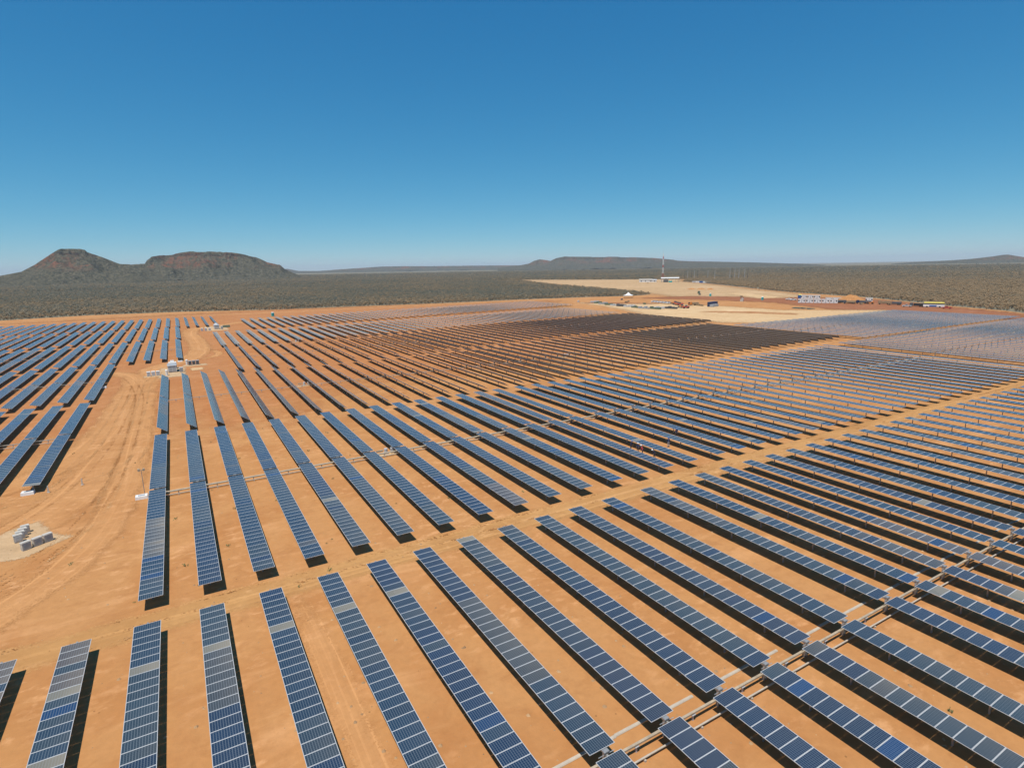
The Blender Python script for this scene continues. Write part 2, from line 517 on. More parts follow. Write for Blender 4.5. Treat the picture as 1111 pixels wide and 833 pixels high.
M['rut'] = earth_mat('rut_earth', (0.40, 0.182, 0.061), (0.44, 0.205, 0.072), (0.37, 0.158, 0.050), soft=True, streak=(0.5, 0.5, 1))
M['rutpale'] = earth_mat('pale_rut_earth', (0.54, 0.290, 0.120), (0.58, 0.320, 0.140), (0.50, 0.255, 0.100), soft=True, streak=(0.5, 0.5, 1))
zt_ = 0.022
for pts_, m_ in (([(-70, 62), (-38, 70), (-22, 86), (-15, 110), (-12.5, 150), (-12, 200)], 'rut'),
                 ([(-80, 70), (-45, 82), (-27, 93), (-17.5, 108), (-14.5, 140), (-13, 185)], 'rutpale'),
                 ([(-40, 57), (-22, 66), (-12.5, 84), (-10.5, 110), (-9.5, 150), (-9, 190), (-4, 222)], 'rutpale'),
                 ([(-30, 60), (-16, 76), (-11, 100), (-10, 140), (-11, 176), (-17, 208), (-30, 219)], 'rut'),
                 ([(-26, 90), (-18, 99), (-11.5, 104), (-8.5, 112), (-8, 130)], 'rutpale'),
                 ([(-60, 54.6), (-10, 54.9), (40, 55.0), (110, 55.6), (190, 56.2)], 'rutpale'),
                 ([(-60, 56.2), (-10, 56.4), (40, 56.6), (110, 57.2), (190, 57.8)], 'rut')):
    for off in (-0.85, 0.85):
        q_ = []
        for k_, (a_, b_) in enumerate(pts_):
            n0_, n1_ = pts_[max(k_ - 1, 0)], pts_[min(k_ + 1, len(pts_) - 1)]
            d_ = Vector((n1_[0] - n0_[0], n1_[1] - n0_[1])).normalized()
            q_.append((a_ - d_.y * off, b_ + d_.x * off))
        zt_ += 0.003
        strip('tyre_track', q_, 0.9, M[m_], zt_, 0.34 if pts_[0][0] == -60 else 0.45)

# ------------------------------------------------------------------ hills
t = NT('mesa_rock')
ge = t.n('ShaderNodeNewGeometry')
nz = t.n('ShaderNodeSeparateXYZ', {0: ge.outputs['Normal']}).outputs[2]
rel = t.attr('rel').outputs['Fac']
p = t.pos()
n0 = t.noise(p, 0.006, 5, 0.6)
n1 = t.noise(p, 0.045, 5, 0.7)
n2 = t.noise(p, 0.12, 4, 0.65)
scrub = t.mix(t.mapr(n2, 0.42, 0.62), (0.052, 0.054, 0.040), (0.140, 0.122, 0.085))
red = t.mix(t.mapr(n1, 0.38, 0.62), (0.105, 0.060, 0.045), (0.205, 0.088, 0.054))
band = t.n('ShaderNodeMapRange', {0: rel, 1: 0.30, 2: 0.52}, interpolation_type='SMOOTHSTEP').outputs[0]
topo = t.mapr(rel, 0.965, 0.93)
k = t.math('ADD', t.math('SUBTRACT', n0, 0.47), t.math('MULTIPLY', t.math('SUBTRACT', n1, 0.5), 0.7))
k = t.math('MULTIPLY', t.math('MULTIPLY', t.mapr(k, 0.02, 0.20), band), topo)
ledge = t.math('MULTIPLY', t.mapr(t.math('ABSOLUTE', t.math('SUBTRACT', rel, t.math('ADD', 0.60, t.math('MULTIPLY', n0, 0.5)))), 0.06, 0.02), t.mapr(n1, 0.38, 0.55))
bush = t.n('ShaderNodeTexVoronoi', {'Vector': p, 'Scale': 0.085})
k = t.math('MULTIPLY', k, t.mapr(bush.outputs['Distance'], 0.22, 0.38, 0.35, 1.0))
base = t.mix(k, scrub, red)
base = t.mix(t.math('MULTIPLY', t.math('MULTIPLY', ledge, topo), 0.8), base, (0.050, 0.036, 0.030))
t.set(t.b.inputs['Base Color'], base)
t.b.inputs['Roughness'].default_value = 1.0
t.b.inputs['Specular IOR Level'].default_value = 0.0
t.set(t.b.inputs['Normal'], t.bump(n2, 1.0, 6.0))
M['mesa'] = t.m


def vnoise(x, y, seed=0, octs=4):
    """value noise, cheap"""
    out = np.zeros_like(x, dtype=float); amp = 0.5
    r_ = np.random.default_rng(seed)
    tab = r_.random((64, 64))
    for o in range(octs):
        xi, yi = np.floor(x).astype(int), np.floor(y).astype(int)
        fx, fy = x - xi, y - yi
        fx, fy = fx * fx * (3 - 2 * fx), fy * fy * (3 - 2 * fy)
        g = lambda a, b: tab[a % 64, b % 64]
        out += amp * ((g(xi, yi) * (1 - fx) + g(xi + 1, yi) * fx) * (1 - fy) + (g(xi, yi + 1) * (1 - fx) + g(xi + 1, yi + 1) * fx) * fy)
        x, y, amp = x * 2.03 + 17, y * 2.03 + 5, amp * 0.5
    return out


def ridge(name, outline, D, depth, cliff, label=None, seed=1, nu=320, nv=120, rough=0.1):
    """a hill whose crest, D metres away, has the traced outline at its real height"""
    xs = np.array([o_[0] for o_ in outline], float); ys = np.array([o_[1] for o_ in outline], float)
    px = np.linspace(xs[0], xs[-1], nu)
    py = np.interp(px, xs, ys)
    azs, hs = [], []
    for a, b in zip(px, py):
        d = ray(a, b)
        hd = math.hypot(d[0], d[1])
        azs.append(math.atan2(d[0], d[1])); hs.append(HC + D * d[2] / hd)
    azs, hs = np.array(azs), np.array(hs)
    azs = np.interp(np.linspace(px[0], px[-1], nu), px, azs)
    v = np.linspace(-1, 1, nv)
    A, V = np.meshgrid(azs, v, indexing='ij')
    Hh = np.repeat(hs[:, None], nv, 1)
    Hh = np.maximum(Hh, 0)
    wob = (vnoise(A * D / 130 + 3, V * depth / 210 + 9, seed, 5) - 0.47) * 1.5
    tt = np.clip(np.abs(V) + wob * 0.45 * (np.abs(V) > 0.08), 0, 1)
    g = np.where(tt < 0.22, 1.0, 0)
    s1 = np.clip((tt - 0.22) / 0.07, 0, 1)
    s2 = np.clip((tt - 0.29) / 0.71, 0, 1)
    g = np.where(tt < 0.22, 1.0, np.where(tt < 0.29, 1 - cliff * s1, (1 - cliff) * (1 - s2) ** 1.45))
    fine = (vnoise(A * D / 40, V * depth / 70, seed + 5, 4) - 0.47) * rough * 1.9
    Z = Hh * np.clip(g + fine * np.minimum(1, np.abs(V) * 4) * np.clip(g * 3, 0, 1), 0, 1.0) - 0.5
    Rr = D + V * depth
    X, Y = np.sin(A) * Rr, np.cos(A) * Rr
    co = np.stack([X, Y, Z], -1).reshape(-1, 3)
    idx = np.arange(nu * nv).reshape(nu, nv)
    q = np.stack([idx[:-1, :-1], idx[:-1, 1:], idx[1:, 1:], idx[1:, :-1]], -1).reshape(-1, 4)
    me = bpy.data.meshes.new(name)
    me.from_pydata(co.tolist(), [], q.tolist())
    rl = me.attributes.new('rel', 'FLOAT', 'POINT')
    rl.data.foreach_set('value', (Z / max(Hh.max(), 1)).ravel().astype(np.float32))
    me.polygons.foreach_set('use_smooth', [True] * len(me.polygons))
    me.materials.append(M['mesa'])
    o_ = put(name, me)
    return tag(o_, label, None, None, 'structure')


ridge('mesa', [(-70, 303), (-30, 301), (0, 299), (10, 297.3), (23, 295), (38, 287.6), (50, 279.8), (59, 274.6), (63, 272), (66.5, 270.9), (75, 270.4), (87, 270.6), (92, 271.6), (94.5, 273.8), (101, 276.2), (111, 279.6),
               (121, 283.4), (130, 286.4), (141, 287.2), (160, 290), (180, 296), (205, 305)], 2600, 640, 0.20, seed=3, nu=420, nv=170, rough=0.16)
ridge('mesa', [(116, 305), (126, 295), (136, 288.4), (150, 286.9), (157, 286.6), (159.5, 282.4), (164, 279.6), (174, 277.8), (186, 276.8), (196, 274.9), (206, 274), (237, 274.4), (252, 275.2), (264.6, 277), (277, 279.4),
               (283, 281.6), (290, 285), (299, 286.9), (304, 288), (309, 292), (318, 296), (330, 301)], 2900, 600, 0.22, seed=8, nu=420, nv=170, rough=0.16)
ridge('hill_range', [(285, 296), (300, 292.3), (312, 291.8), (324, 294), (345, 294), (370, 292.2), (395, 290.6), (415, 289.3), (440, 289.0), (480, 288.8), (520, 288.3), (560, 288), (600, 289), (640, 292)], 9000, 1500, 0.05, seed=5, rough=0.03)
ridge('mesa', [(540, 291), (556, 288.8), (566, 287.6), (574, 286), (579, 283.4), (585, 281.8), (592, 282.4), (597, 283.6), (603, 280.8), (613, 278.9), (630, 279.2), (660, 279.1), (690, 279.6),
               (710, 280.3), (728, 281.6), (736, 283), (752, 283.6), (790, 284.2), (830, 285.0), (870, 286.2), (920, 289)], 6500, 1300, 0.25, seed=12, nu=300)
ridge('hill', [(960, 287), (985, 284.8), (1015, 283.3), (1035, 282.2), (1052, 281), (1066, 279.6), (1078, 278.2), (1087, 276.8), (1094, 276.4), (1101, 277.6), (1112, 279.2), (1128, 281), (1170, 285)], 7000, 1100, 0.0, seed=21, rough=0.05)

# ------------------------------------------------------------------ scrub forest (one mass nobody could count)
t = NT('scrub_foliage')
oi = t.n('ShaderNodeObjectInfo')
an = t.attr('shade', 'INSTANCER').outputs['Fac']
n1 = t.noise(t.pos(), 0.9, 3)
a_ = t.mix(an, (0.200, 0.212, 0.172), (0.52, 0.345, 0.190))
col = t.mix(t.mapr(n1, 0.35, 0.65, 0, 0.6), a_, (0.275, 0.260, 0.195))
t.set(t.b.inputs['Base Color'], col)
t.b.inputs['Roughness'].default_value = 0.9
t.b.inputs['Specular IOR Level'].default_value = 0.1
tl = t.n('ShaderNodeBsdfTranslucent', {0: col})
mx = t.n('ShaderNodeMixShader', {0: 0.38, 1: t.b.outputs[0], 2: tl.outputs[0]})
t.t.links.new(mx.outputs[0], t.out.inputs['Surface'])
M['foliage'] = t.m
M['bark'] = paint('bark', (0.20, 0.165, 0.125), 0.95, 0, 0.3, 3)


def shrub_mesh(seed):
    r_ = random.Random(seed)
    mb = MB()
    lobes = []
    for k in range(r_.randint(3, 6)):
        a = r_.uniform(0, 6.28); d = r_.uniform(0, 0.28)
        lobes.append((Vector((math.cos(a) * d, math.sin(a) * d, r_.uniform(0.45, 0.85))), r_.uniform(0.16, 0.30)))
    base = Vector((0, 0, 0))
    for c, rr in lobes:
        mb.tube(base, c, 0.028, 0.010, 4, 1, False)
        for j in range(26):
            v = Vector((r_.gauss(0, 1), r_.gauss(0, 1), r_.gauss(0, 0.8))).normalized() * rr * r_.uniform(0.45, 1.05)
            ctr = c + v
            n_ = (v.normalized() + Vector((r_.uniform(-.6, .6), r_.uniform(-.6, .6), r_.uniform(-.2, .8)))).normalized()
            e1 = n_.orthogonal().normalized(); e2 = n_.cross(e1)
            s_ = r_.uniform(0.045, 0.095)
            th = r_.uniform(0, 6.28)
            pts = [ctr + (e1 * math.cos(th + q * 2.09) + e2 * math.sin(th + q * 2.09)) * s_ * r_.uniform(0.7, 1.3) for q in range(3)]
            mb._add(pts, [(0, 1, 2)], 0)
    me = bpy.data.meshes.new('scrub_tree')
    me.from_pydata(mb.v, [], mb.f)
    me.materials.append(M['foliage']); me.materials.append(M['bark'])
    me.polygons.foreach_set('material_index', mb.mi)
    return me


protos = [bpy.data.objects.new('scrub_tree', shrub_mesh(s_)) for s_ in range(6)]


def forest_points():
    out = []
    for r0, r1, sp, hmul in ((330, 760, 3.0, 0.85), (760, 1300, 4.2, 0.95), (1300, 2300, 8.0, 1.35), (2300, 4200, 20.0, 2.0)):
        r_ = r0
        while r_ < r1:
            n = int((1.75 * r_) / sp)
            a = YAW + np.linspace(-0.86, 0.86, n) + nrg.normal(0, 0.33 * sp / r_, n)
            rr = r_ + nrg.normal(0, 0.36 * sp, n)
            P = np.stack([np.sin(a) * rr, np.cos(a) * rr], 1)
            out.append(np.concatenate([P, np.full((n, 1), hmul)], 1))
            r_ += sp
    P = np.concatenate(out)
    sd = poly_sd(P[:, :2], CLEAR)
    edge = vnoise(P[:, 0] / 9, P[:, 1] / 9, 4, 2) * 8
    P, sd = P[sd < -edge + 2.5], sd[sd < -edge + 2.5]
    den = vnoise(P[:, 0] / 40, P[:, 1] / 40, 2, 3)
    keep = nrg.random(len(P)) < np.clip(0.75 + den, 0, 1)
    return P[keep], sd[keep]


FP, FSD = forest_points()
nf = len(FP)
me = bpy.data.meshes.new('scrub_forest')
me.from_pydata([(x, y, -0.1) for x, y, _ in FP], [], [])
sh = np.clip(vnoise(FP[:, 0] / 110, FP[:, 1] / 110, 9, 4) * 0.9 + nrg.normal(0, 0.24, nf) - 0.05 + 0.45 * np.exp(FSD / 45.0) + 0.62 * np.clip((FP[:, 0] / FP[:, 1] - 0.75) / 0.6, 0, 1) * np.clip(1.6 - np.hypot(FP[:, 0], FP[:, 1]) / 1200, 0, 1), 0, 1)
hs = (2.5 + 2.2 * nrg.random(nf) ** 1.5) * FP[:, 2] * np.where(FSD > -7, 0.6 + 0.3 * nrg.random(nf), 1)
for nm, arr in (('shade', sh), ('size', hs), ('turn', nrg.random(nf) * 6.283), ('widen', 0.95 + 0.5 * nrg.random(nf))):
    at = me.attributes.new(nm, 'FLOAT', 'POINT')
    at.data.foreach_set('value', arr.astype(np.float32))
forest = put('scrub_forest', me)
tag(forest, 'grey green dry scrub forest spreading around the cleared site to the horizon', 'forest', kind='stuff')
ng = bpy.data.node_groups.new('forest_scatter', 'GeometryNodeTree')
ng.interface.new_socket('Geometry', in_out='INPUT', socket_type='NodeSocketGeometry')
ng.interface.new_socket('Geometry', in_out='OUTPUT', socket_type='NodeSocketGeometry')
gi, go = ng.nodes.new('NodeGroupInput'), ng.nodes.new('NodeGroupOutput')
iop = ng.nodes.new('GeometryNodeInstanceOnPoints')
g2i = ng.nodes.new('GeometryNodeGeometryToInstance')
for o_ in protos:
    inf = ng.nodes.new('GeometryNodeObjectInfo')
    inf.inputs['Object'].default_value = o_
    ng.links.new(inf.outputs['Geometry'], g2i.inputs[0])


def gattr(nm):
    nd = ng.nodes.new('GeometryNodeInputNamedAttribute')
    nd.data_type = 'FLOAT'
    nd.inputs['Name'].default_value = nm
    return nd.outputs['Attribute']


cx = ng.nodes.new('ShaderNodeCombineXYZ')
ng.links.new(gattr('turn'), cx.inputs[2])
sc = ng.nodes.new('ShaderNodeCombineXYZ')
mu = ng.nodes.new('ShaderNodeMath'); mu.operation = 'MULTIPLY'
ng.links.new(gattr('size'), mu.inputs[0]); ng.links.new(gattr('widen'), mu.inputs[1])
ng.links.new(mu.outputs[0], sc.inputs[0]); ng.links.new(mu.outputs[0], sc.inputs[1]); ng.links.new(gattr('size'), sc.inputs[2])
ng.links.new(gi.outputs[0], iop.inputs['Points'])
ng.links.new(g2i.outputs[0], iop.inputs['Instance'])
iop.inputs['Pick Instance'].default_value = True
ng.links.new(cx.outputs[0], iop.inputs['Rotation'])
ng.links.new(sc.outputs[0], iop.inputs['Scale'])
ng.links.new(iop.outputs[0], go.inputs[0])
md = forest.modifiers.new('scatter', 'NODES')
md.node_group = ng

# ------------------------------------------------------------------ solar trackers
MW, ML, MP = 1.96, 0.984, 1.0        # module width, length, spacing along the row
AXIS_Z, DECK = 1.15, 0.08            # torque axis height, module height over it
FR = 0.030


def module_geo(yc):
    """verts, quads, material, uv of one framed module centred at yc on the tube axis"""
    x0, x1, y0, y1 = -MW / 2, MW / 2, yc - ML / 2, yc + ML / 2
    zt, zg, zb = DECK + 0.036, DECK + 0.033, DECK
    v = [(x0, y0, zb), (x1, y0, zb), (x1, y1, zb), (x0, y1, zb),
         (x0, y0, zt), (x1, y0, zt), (x1, y1, zt), (x0, y1, zt),
         (x0 + FR, y0 + FR, zg), (x1 - FR, y0 + FR, zg), (x1 - FR, y1 - FR, zg), (x0 + FR, y1 - FR, zg)]
    f = [(8, 9, 10, 11), (4, 5, 9, 8), (5, 6, 10, 9), (6, 7, 11, 10), (7, 4, 8, 11),
         (0, 1, 5, 4), (1, 2, 6, 5), (2, 3, 7, 6), (3, 0, 4, 7), (0, 3, 2, 1)]
    mi = [0, 1, 1, 1, 1, 1, 1, 1, 1, 2]
    uv = [(0, 0), (MW - 2 * FR, 0), (MW - 2 * FR, ML - 2 * FR), (0, ML - 2 * FR)] + [(0.5, 0.5)] * 36
    return v, f, mi, uv


def raw_mesh(name, v, f, mi, uv, mats, tint=None):
    me = bpy.data.meshes.new(name)
    me.from_pydata(v, [], f)
    for m in mats: me.materials.append(m)
    me.polygons.foreach_set('material_index', mi)
    u_ = me.uv_layers.new(name='UVMap')
    u_.data.foreach_set('uv', np.array(uv, np.float32).ravel())
    if tint is not None:
        at = me.attributes.new('tint', 'FLOAT_COLOR', 'FACE')
        at.data.foreach_set('color', np.array(tint, np.float32).ravel())
    return me


PAL = {'blue': (0.007, 0.029, 0.058), 'deep': (0.005, 0.022, 0.060), 'grey': (0.040, 0.046, 0.050), 'brown': (0.060, 0.052, 0.050),
       'steel': (0.016, 0.037, 0.054), 'bright': (0.008, 0.040, 0.110), 'tan': (0.15, 0.145, 0.11)}
DUST = {'blue': 0.05, 'deep': 0.02, 'grey': 0.20, 'steel': 0.10, 'bright': 0.02, 'tan': 0.45, 'brown': 0.20}


def tints(n, r_, more=0.0):
    """strings of modules of one batch, with odd ones between"""
    out = []
    home = PAL[r_.choice(['blue', 'steel', 'steel', 'grey'])]
    hd = r_.uniform(0.04, 0.13)
    left = 0
    while len(out) < n:
        if left <= 0:
            cur = r_.choices(['blue', 'deep', 'grey', 'steel', 'brown'], [5, 2.5, 1.4, 5.5, 0.35])[0]
            left = r_.randint(4, 16)
        k = cur
        q = r_.random()
        if q < 0.008: k = 'tan'
        elif q < 0.035: k = 'bright'
        elif q < 0.10: k = r_.choice(['deep', 'grey', 'blue', 'steel'])
        w = 1.0 if k in ('tan', 'bright', 'brown') else 0.7
        j = r_.uniform(0.88, 1.13)
        c = [(a * w + b * (1 - w)) * j for a, b in zip(PAL[k], home)]
        d = (DUST[k] * w + hd * (1 - w)) * r_.uniform(0.75, 1.3)
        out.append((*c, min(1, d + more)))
        left -= 1
    return out


def table_arrays(n, r_, more=0.0):
    V, Fa, MI, UV, T = [], [], [], [], []
    for k, tc in enumerate(tints(n, r_, more)):
        v, f, mi, uv = module_geo((k - (n - 1) / 2) * MP)
        b = len(V)
        V += v; Fa += [tuple(i + b for i in q) for q in f]; MI += mi; UV += uv; T += [tc] * len(f)
    return V, Fa, MI, UV, T


ME = {}
v, f, mi, uv = module_geo(0)
ME['module'] = raw_mesh('module', v, f, mi, uv, [M['cell_single'], M['alu'], M['backsheet']])


def table_mesh(n, var, more=0.0):
    key = ('table', n, var, more)
    if key not in ME:
        ME[key] = raw_mesh('module_table', *table_arrays(n, random.Random(100 * n + var))[:4],
                           [M['cell_table'], M['alu'], M['backsheet']], table_arrays(n, random.Random(100 * n + var), more)[4])
    return ME[key]


def tube_mesh(L):
    L = round(L, 1)
    if ('tube', L) not in ME:
        mb = MB()
        mb.box(-0.06, -L / 2, -0.06, 0.06, L / 2, 0.06)
        k = int(L / 2)
        for j in range(-k, k + 1):                           # purlins under every second module joint
            mb.box(-0.62, j - 0.025, 0.062, 0.62, j + 0.025, DECK - 0.003)
        ME[('tube', L)] = mb.mesh('torque_tube', M['steel'])
    return ME[('tube', L)]


mb = MB()
mb.box(-0.075, -0.05, 0, -0.06, 0.05, 1.0).box(0.06, -0.05, 0, 0.075, 0.05, 1.0).box(-0.06, -0.008, 0, 0.06, 0.008, 1.0)
mb.box(-0.11, -0.06, 0.98, 0.11, 0.06, 1.02).box(-0.10, -0.04, 1.02, -0.065, 0.04, 1.25).box(0.065, -0.04, 1.02, 0.10, 0.04, 1.25)
ME['post'] = mb.mesh('post', M['steel'])
mb = MB()
mb.box(-0.16, -0.10, 0, -0.10, 0.10, 1.32).box(0.10, -0.10, 0, 0.16, 0.10, 1.32).box(-0.10, -0.03, 0, 0.10, 0.03, 1.32)
mb.box(-0.2, -0.14, 1.32, 0.2, 0.14, 1.40)
ME['drive_post'] = mb.mesh('drive_post', M['steel'])
mb = MB()
mb.box(-0.05, -0.05, -0.55, 0.05, 0.05, 0.10).box(-0.11, -0.09, -0.62, 0.11, 0.09, -0.50).box(-0.10, -0.12, -0.08, 0.10, 0.12, 0.10)
ME['drive_arm'] = mb.mesh('drive_arm', M['dusty_steel'])

ONES = ['', 'first', 'second', 'third', 'fourth', 'fifth', 'sixth', 'seventh', 'eighth', 'ninth', 'tenth', 'eleventh', 'twelfth', 'thirteenth', 'fourteenth',
        'fifteenth', 'sixteenth', 'seventeenth', 'eighteenth', 'nineteenth']
TENS = {20: 'twent', 30: 'thirt', 40: 'fort', 50: 'fift', 60: 'sixt'}


def ordinal(n):
    if n < 20: return ONES[n]
    t_ = n // 10 * 10
    return TENS[t_] + 'ieth' if n == t_ else TENS[t_] + 'y-' + ONES[n - t_]


TR = []      # every tracker: dict


def block(rows, y0, y1, tilt, say, mid=None, look='blue', grow=0.0, sayfrom='from the left', more=0.0):
    rows = list(rows)
    for i, X in enumerate(rows):
        dy = max(0.0, X - 10) * grow
        TR.append(dict(X=X * PITCH, y0=(y0 + dy) * PITCH, y1=(y1 + dy) * PITCH, tilt=tilt, mid=(mid + dy) * PITCH if mid else None,
                       say=say, n=i + 1, look=look, sayfrom=sayfrom, more=more))


XC = [-2.93, -1.99, -1.02, -0.05, 0.92, 1.96, 2.92, 3.90, 4.90, 5.92, 6.91, 7.89, 8.92] + [k + 0.21 + 0.012 * (k - 10) for k in range(10, 42)]
XA = [-1.0, -0.03, 0.93, 1.9, 2.88, 3.88, 4.87, 5.91, 6.92, 7.93, 8.95, 10.0, 11.0, 11.98, 12.98] + [k + 0.22 - 0.02 * (k - 14) for k in range(14, 41)]
XB = [-0.99, 0.0, 0.97, 1.92, 2.82, 3.80, 4.78, 5.80, 6.8, 7.8, 8.8, 9.8, 10.8, 11.75, 12.8] + [float(k) for k in range(14, 46)]
XB2 = [3.05 + k for k in range(0, 46)]
# block(rows, near end, far end, tilt towards +X in degrees, words)
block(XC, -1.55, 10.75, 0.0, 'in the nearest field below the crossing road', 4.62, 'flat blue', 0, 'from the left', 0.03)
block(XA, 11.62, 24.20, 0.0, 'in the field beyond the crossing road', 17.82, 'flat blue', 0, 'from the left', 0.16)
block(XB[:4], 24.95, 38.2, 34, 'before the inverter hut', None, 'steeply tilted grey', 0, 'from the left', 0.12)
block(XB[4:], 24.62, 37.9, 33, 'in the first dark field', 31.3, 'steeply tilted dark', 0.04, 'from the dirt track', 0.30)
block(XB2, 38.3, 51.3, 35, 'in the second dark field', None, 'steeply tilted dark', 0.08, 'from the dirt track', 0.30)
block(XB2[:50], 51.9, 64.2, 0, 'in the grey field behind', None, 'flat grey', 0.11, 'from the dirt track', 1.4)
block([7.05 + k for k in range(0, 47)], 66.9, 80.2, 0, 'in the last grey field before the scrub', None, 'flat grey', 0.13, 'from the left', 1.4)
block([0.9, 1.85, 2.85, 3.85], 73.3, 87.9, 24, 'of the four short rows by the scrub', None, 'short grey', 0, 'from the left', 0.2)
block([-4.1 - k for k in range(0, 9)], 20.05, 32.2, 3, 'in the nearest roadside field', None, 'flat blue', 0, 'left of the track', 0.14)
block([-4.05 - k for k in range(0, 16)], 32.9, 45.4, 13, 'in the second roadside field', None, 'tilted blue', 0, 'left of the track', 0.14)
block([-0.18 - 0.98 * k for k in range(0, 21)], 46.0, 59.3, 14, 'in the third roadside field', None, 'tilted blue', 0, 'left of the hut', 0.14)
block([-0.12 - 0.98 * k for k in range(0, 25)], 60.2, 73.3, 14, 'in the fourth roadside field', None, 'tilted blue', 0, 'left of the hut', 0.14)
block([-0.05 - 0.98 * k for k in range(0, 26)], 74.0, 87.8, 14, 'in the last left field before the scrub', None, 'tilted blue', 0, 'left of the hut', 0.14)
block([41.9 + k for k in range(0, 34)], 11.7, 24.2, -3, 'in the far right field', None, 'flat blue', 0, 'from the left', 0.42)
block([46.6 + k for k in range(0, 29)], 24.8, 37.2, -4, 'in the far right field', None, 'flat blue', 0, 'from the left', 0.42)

cp = Vector((0, 0, HC))
for T in TR:
    c = Vector((T['X'], min(max(T['y0'], T['X'] * 0.30), T['y1']), 0))
    T['d'] = min((Vector((T['X'], yy, 0)) - cp).length for yy in np.linspace(T['y0'], T['y1'], 7) if yy > 0.28 * T['X'] + 2 or yy == T['y1'])
    T['mid'] = T['mid'] or (T['y0'] + T['y1']) / 2
TR.sort(key=lambda T: T['d'])
SOLO, REST = TR[:300], TR[300:]


def tracker(T):
    L1, L2 = T['mid'] - T['y0'], T['y1'] - T['mid']
    ti = R(T['tilt'] + rng.uniform(-0.4, 0.4))
    root = empty('solar_tracker', (T['X'], T['mid'], 0))
    tag(root, f"{T['look']} panel row, {ordinal(T['n'])} {T['sayfrom']} {T['say']}", 'solar tracker', 'solar tracker rows')
    gap = 0.28
    n1, n2 = int((L1 - gap) / MP + 0.35), int((L2 - gap) / MP + 0.35)
    put('torque_tube', tube_mesh(2 * min(L1, L2)), root, (0, (L2 - L1) / 2, AXIS_Z), (0, ti, 0))
    near = T['d'] < 128
    tc = tints(n1 + n2, rng)
    if T['say'].startswith('in the nearest field below') and T['n'] <= 7:       # dusty tan module near the far end of the left rows
        tc[n1 + n2 - 7] = (*PAL['tan'], 0.5)
        if T['n'] in (1, 2):
            for q_ in (1, 2, 3, 5, 6): tc[n1 + n2 - q_] = (*PAL['brown'], 0.26 + 0.02 * q_)
    if T['say'].startswith('in the field beyond') and T['n'] == 1:              # dust-washed stretch of the first row
        for q_ in range(n1 - 14, n1 - 3): tc[n1 - 1 - q_ + 6] = (*PAL['grey'], rng.uniform(0.32, 0.55))
    for s_, n in ((-1, n1), (1, n2)):
        if near:
            for k in range(n):
                o_ = put('module', ME['module'], root, (0, s_ * (gap + (k + 0.5) * MP), AXIS_Z), (0, ti + rng.gauss(0, 0.005), 0))
                o_.color = tc[n1 + k if s_ > 0 else n1 - 1 - k]
        else:
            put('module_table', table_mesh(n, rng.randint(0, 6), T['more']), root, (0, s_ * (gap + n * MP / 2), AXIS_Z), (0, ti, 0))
        k = 0
        y = 3.6
        while y < n - 0.5:
            put('post', ME['post'], root, (0, s_ * y, 0))
            y += 6.4
    put('drive_post', ME['drive_post'], root)
    put('drive_arm', ME['drive_arm'], root, (0, 0, AXIS_Z), (0, ti * 0.5, 0))
    return root


for T in SOLO: tracker(T)

# the farthest rows beyond three hundred, as one mass
V, Fa, MI, UV, TT = [], [], [], [], []
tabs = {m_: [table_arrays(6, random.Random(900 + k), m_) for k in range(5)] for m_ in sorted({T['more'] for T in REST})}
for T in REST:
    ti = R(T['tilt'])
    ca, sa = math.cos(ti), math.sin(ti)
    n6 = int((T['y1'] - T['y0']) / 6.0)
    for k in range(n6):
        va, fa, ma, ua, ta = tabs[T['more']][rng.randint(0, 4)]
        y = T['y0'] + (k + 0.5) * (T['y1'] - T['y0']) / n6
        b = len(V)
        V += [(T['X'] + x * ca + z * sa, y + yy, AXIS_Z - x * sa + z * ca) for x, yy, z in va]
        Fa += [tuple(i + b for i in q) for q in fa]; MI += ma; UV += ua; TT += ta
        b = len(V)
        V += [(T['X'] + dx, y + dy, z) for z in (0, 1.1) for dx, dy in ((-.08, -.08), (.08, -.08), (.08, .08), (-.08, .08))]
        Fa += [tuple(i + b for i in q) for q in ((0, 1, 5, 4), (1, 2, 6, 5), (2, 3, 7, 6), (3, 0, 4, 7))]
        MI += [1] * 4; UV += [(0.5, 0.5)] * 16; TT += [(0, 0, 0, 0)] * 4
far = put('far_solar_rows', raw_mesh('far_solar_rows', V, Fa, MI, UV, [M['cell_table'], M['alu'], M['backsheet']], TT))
tag(far, 'hazy grey mass of the farthest solar panel rows near the scrub edge', 'solar panels', kind='stuff')


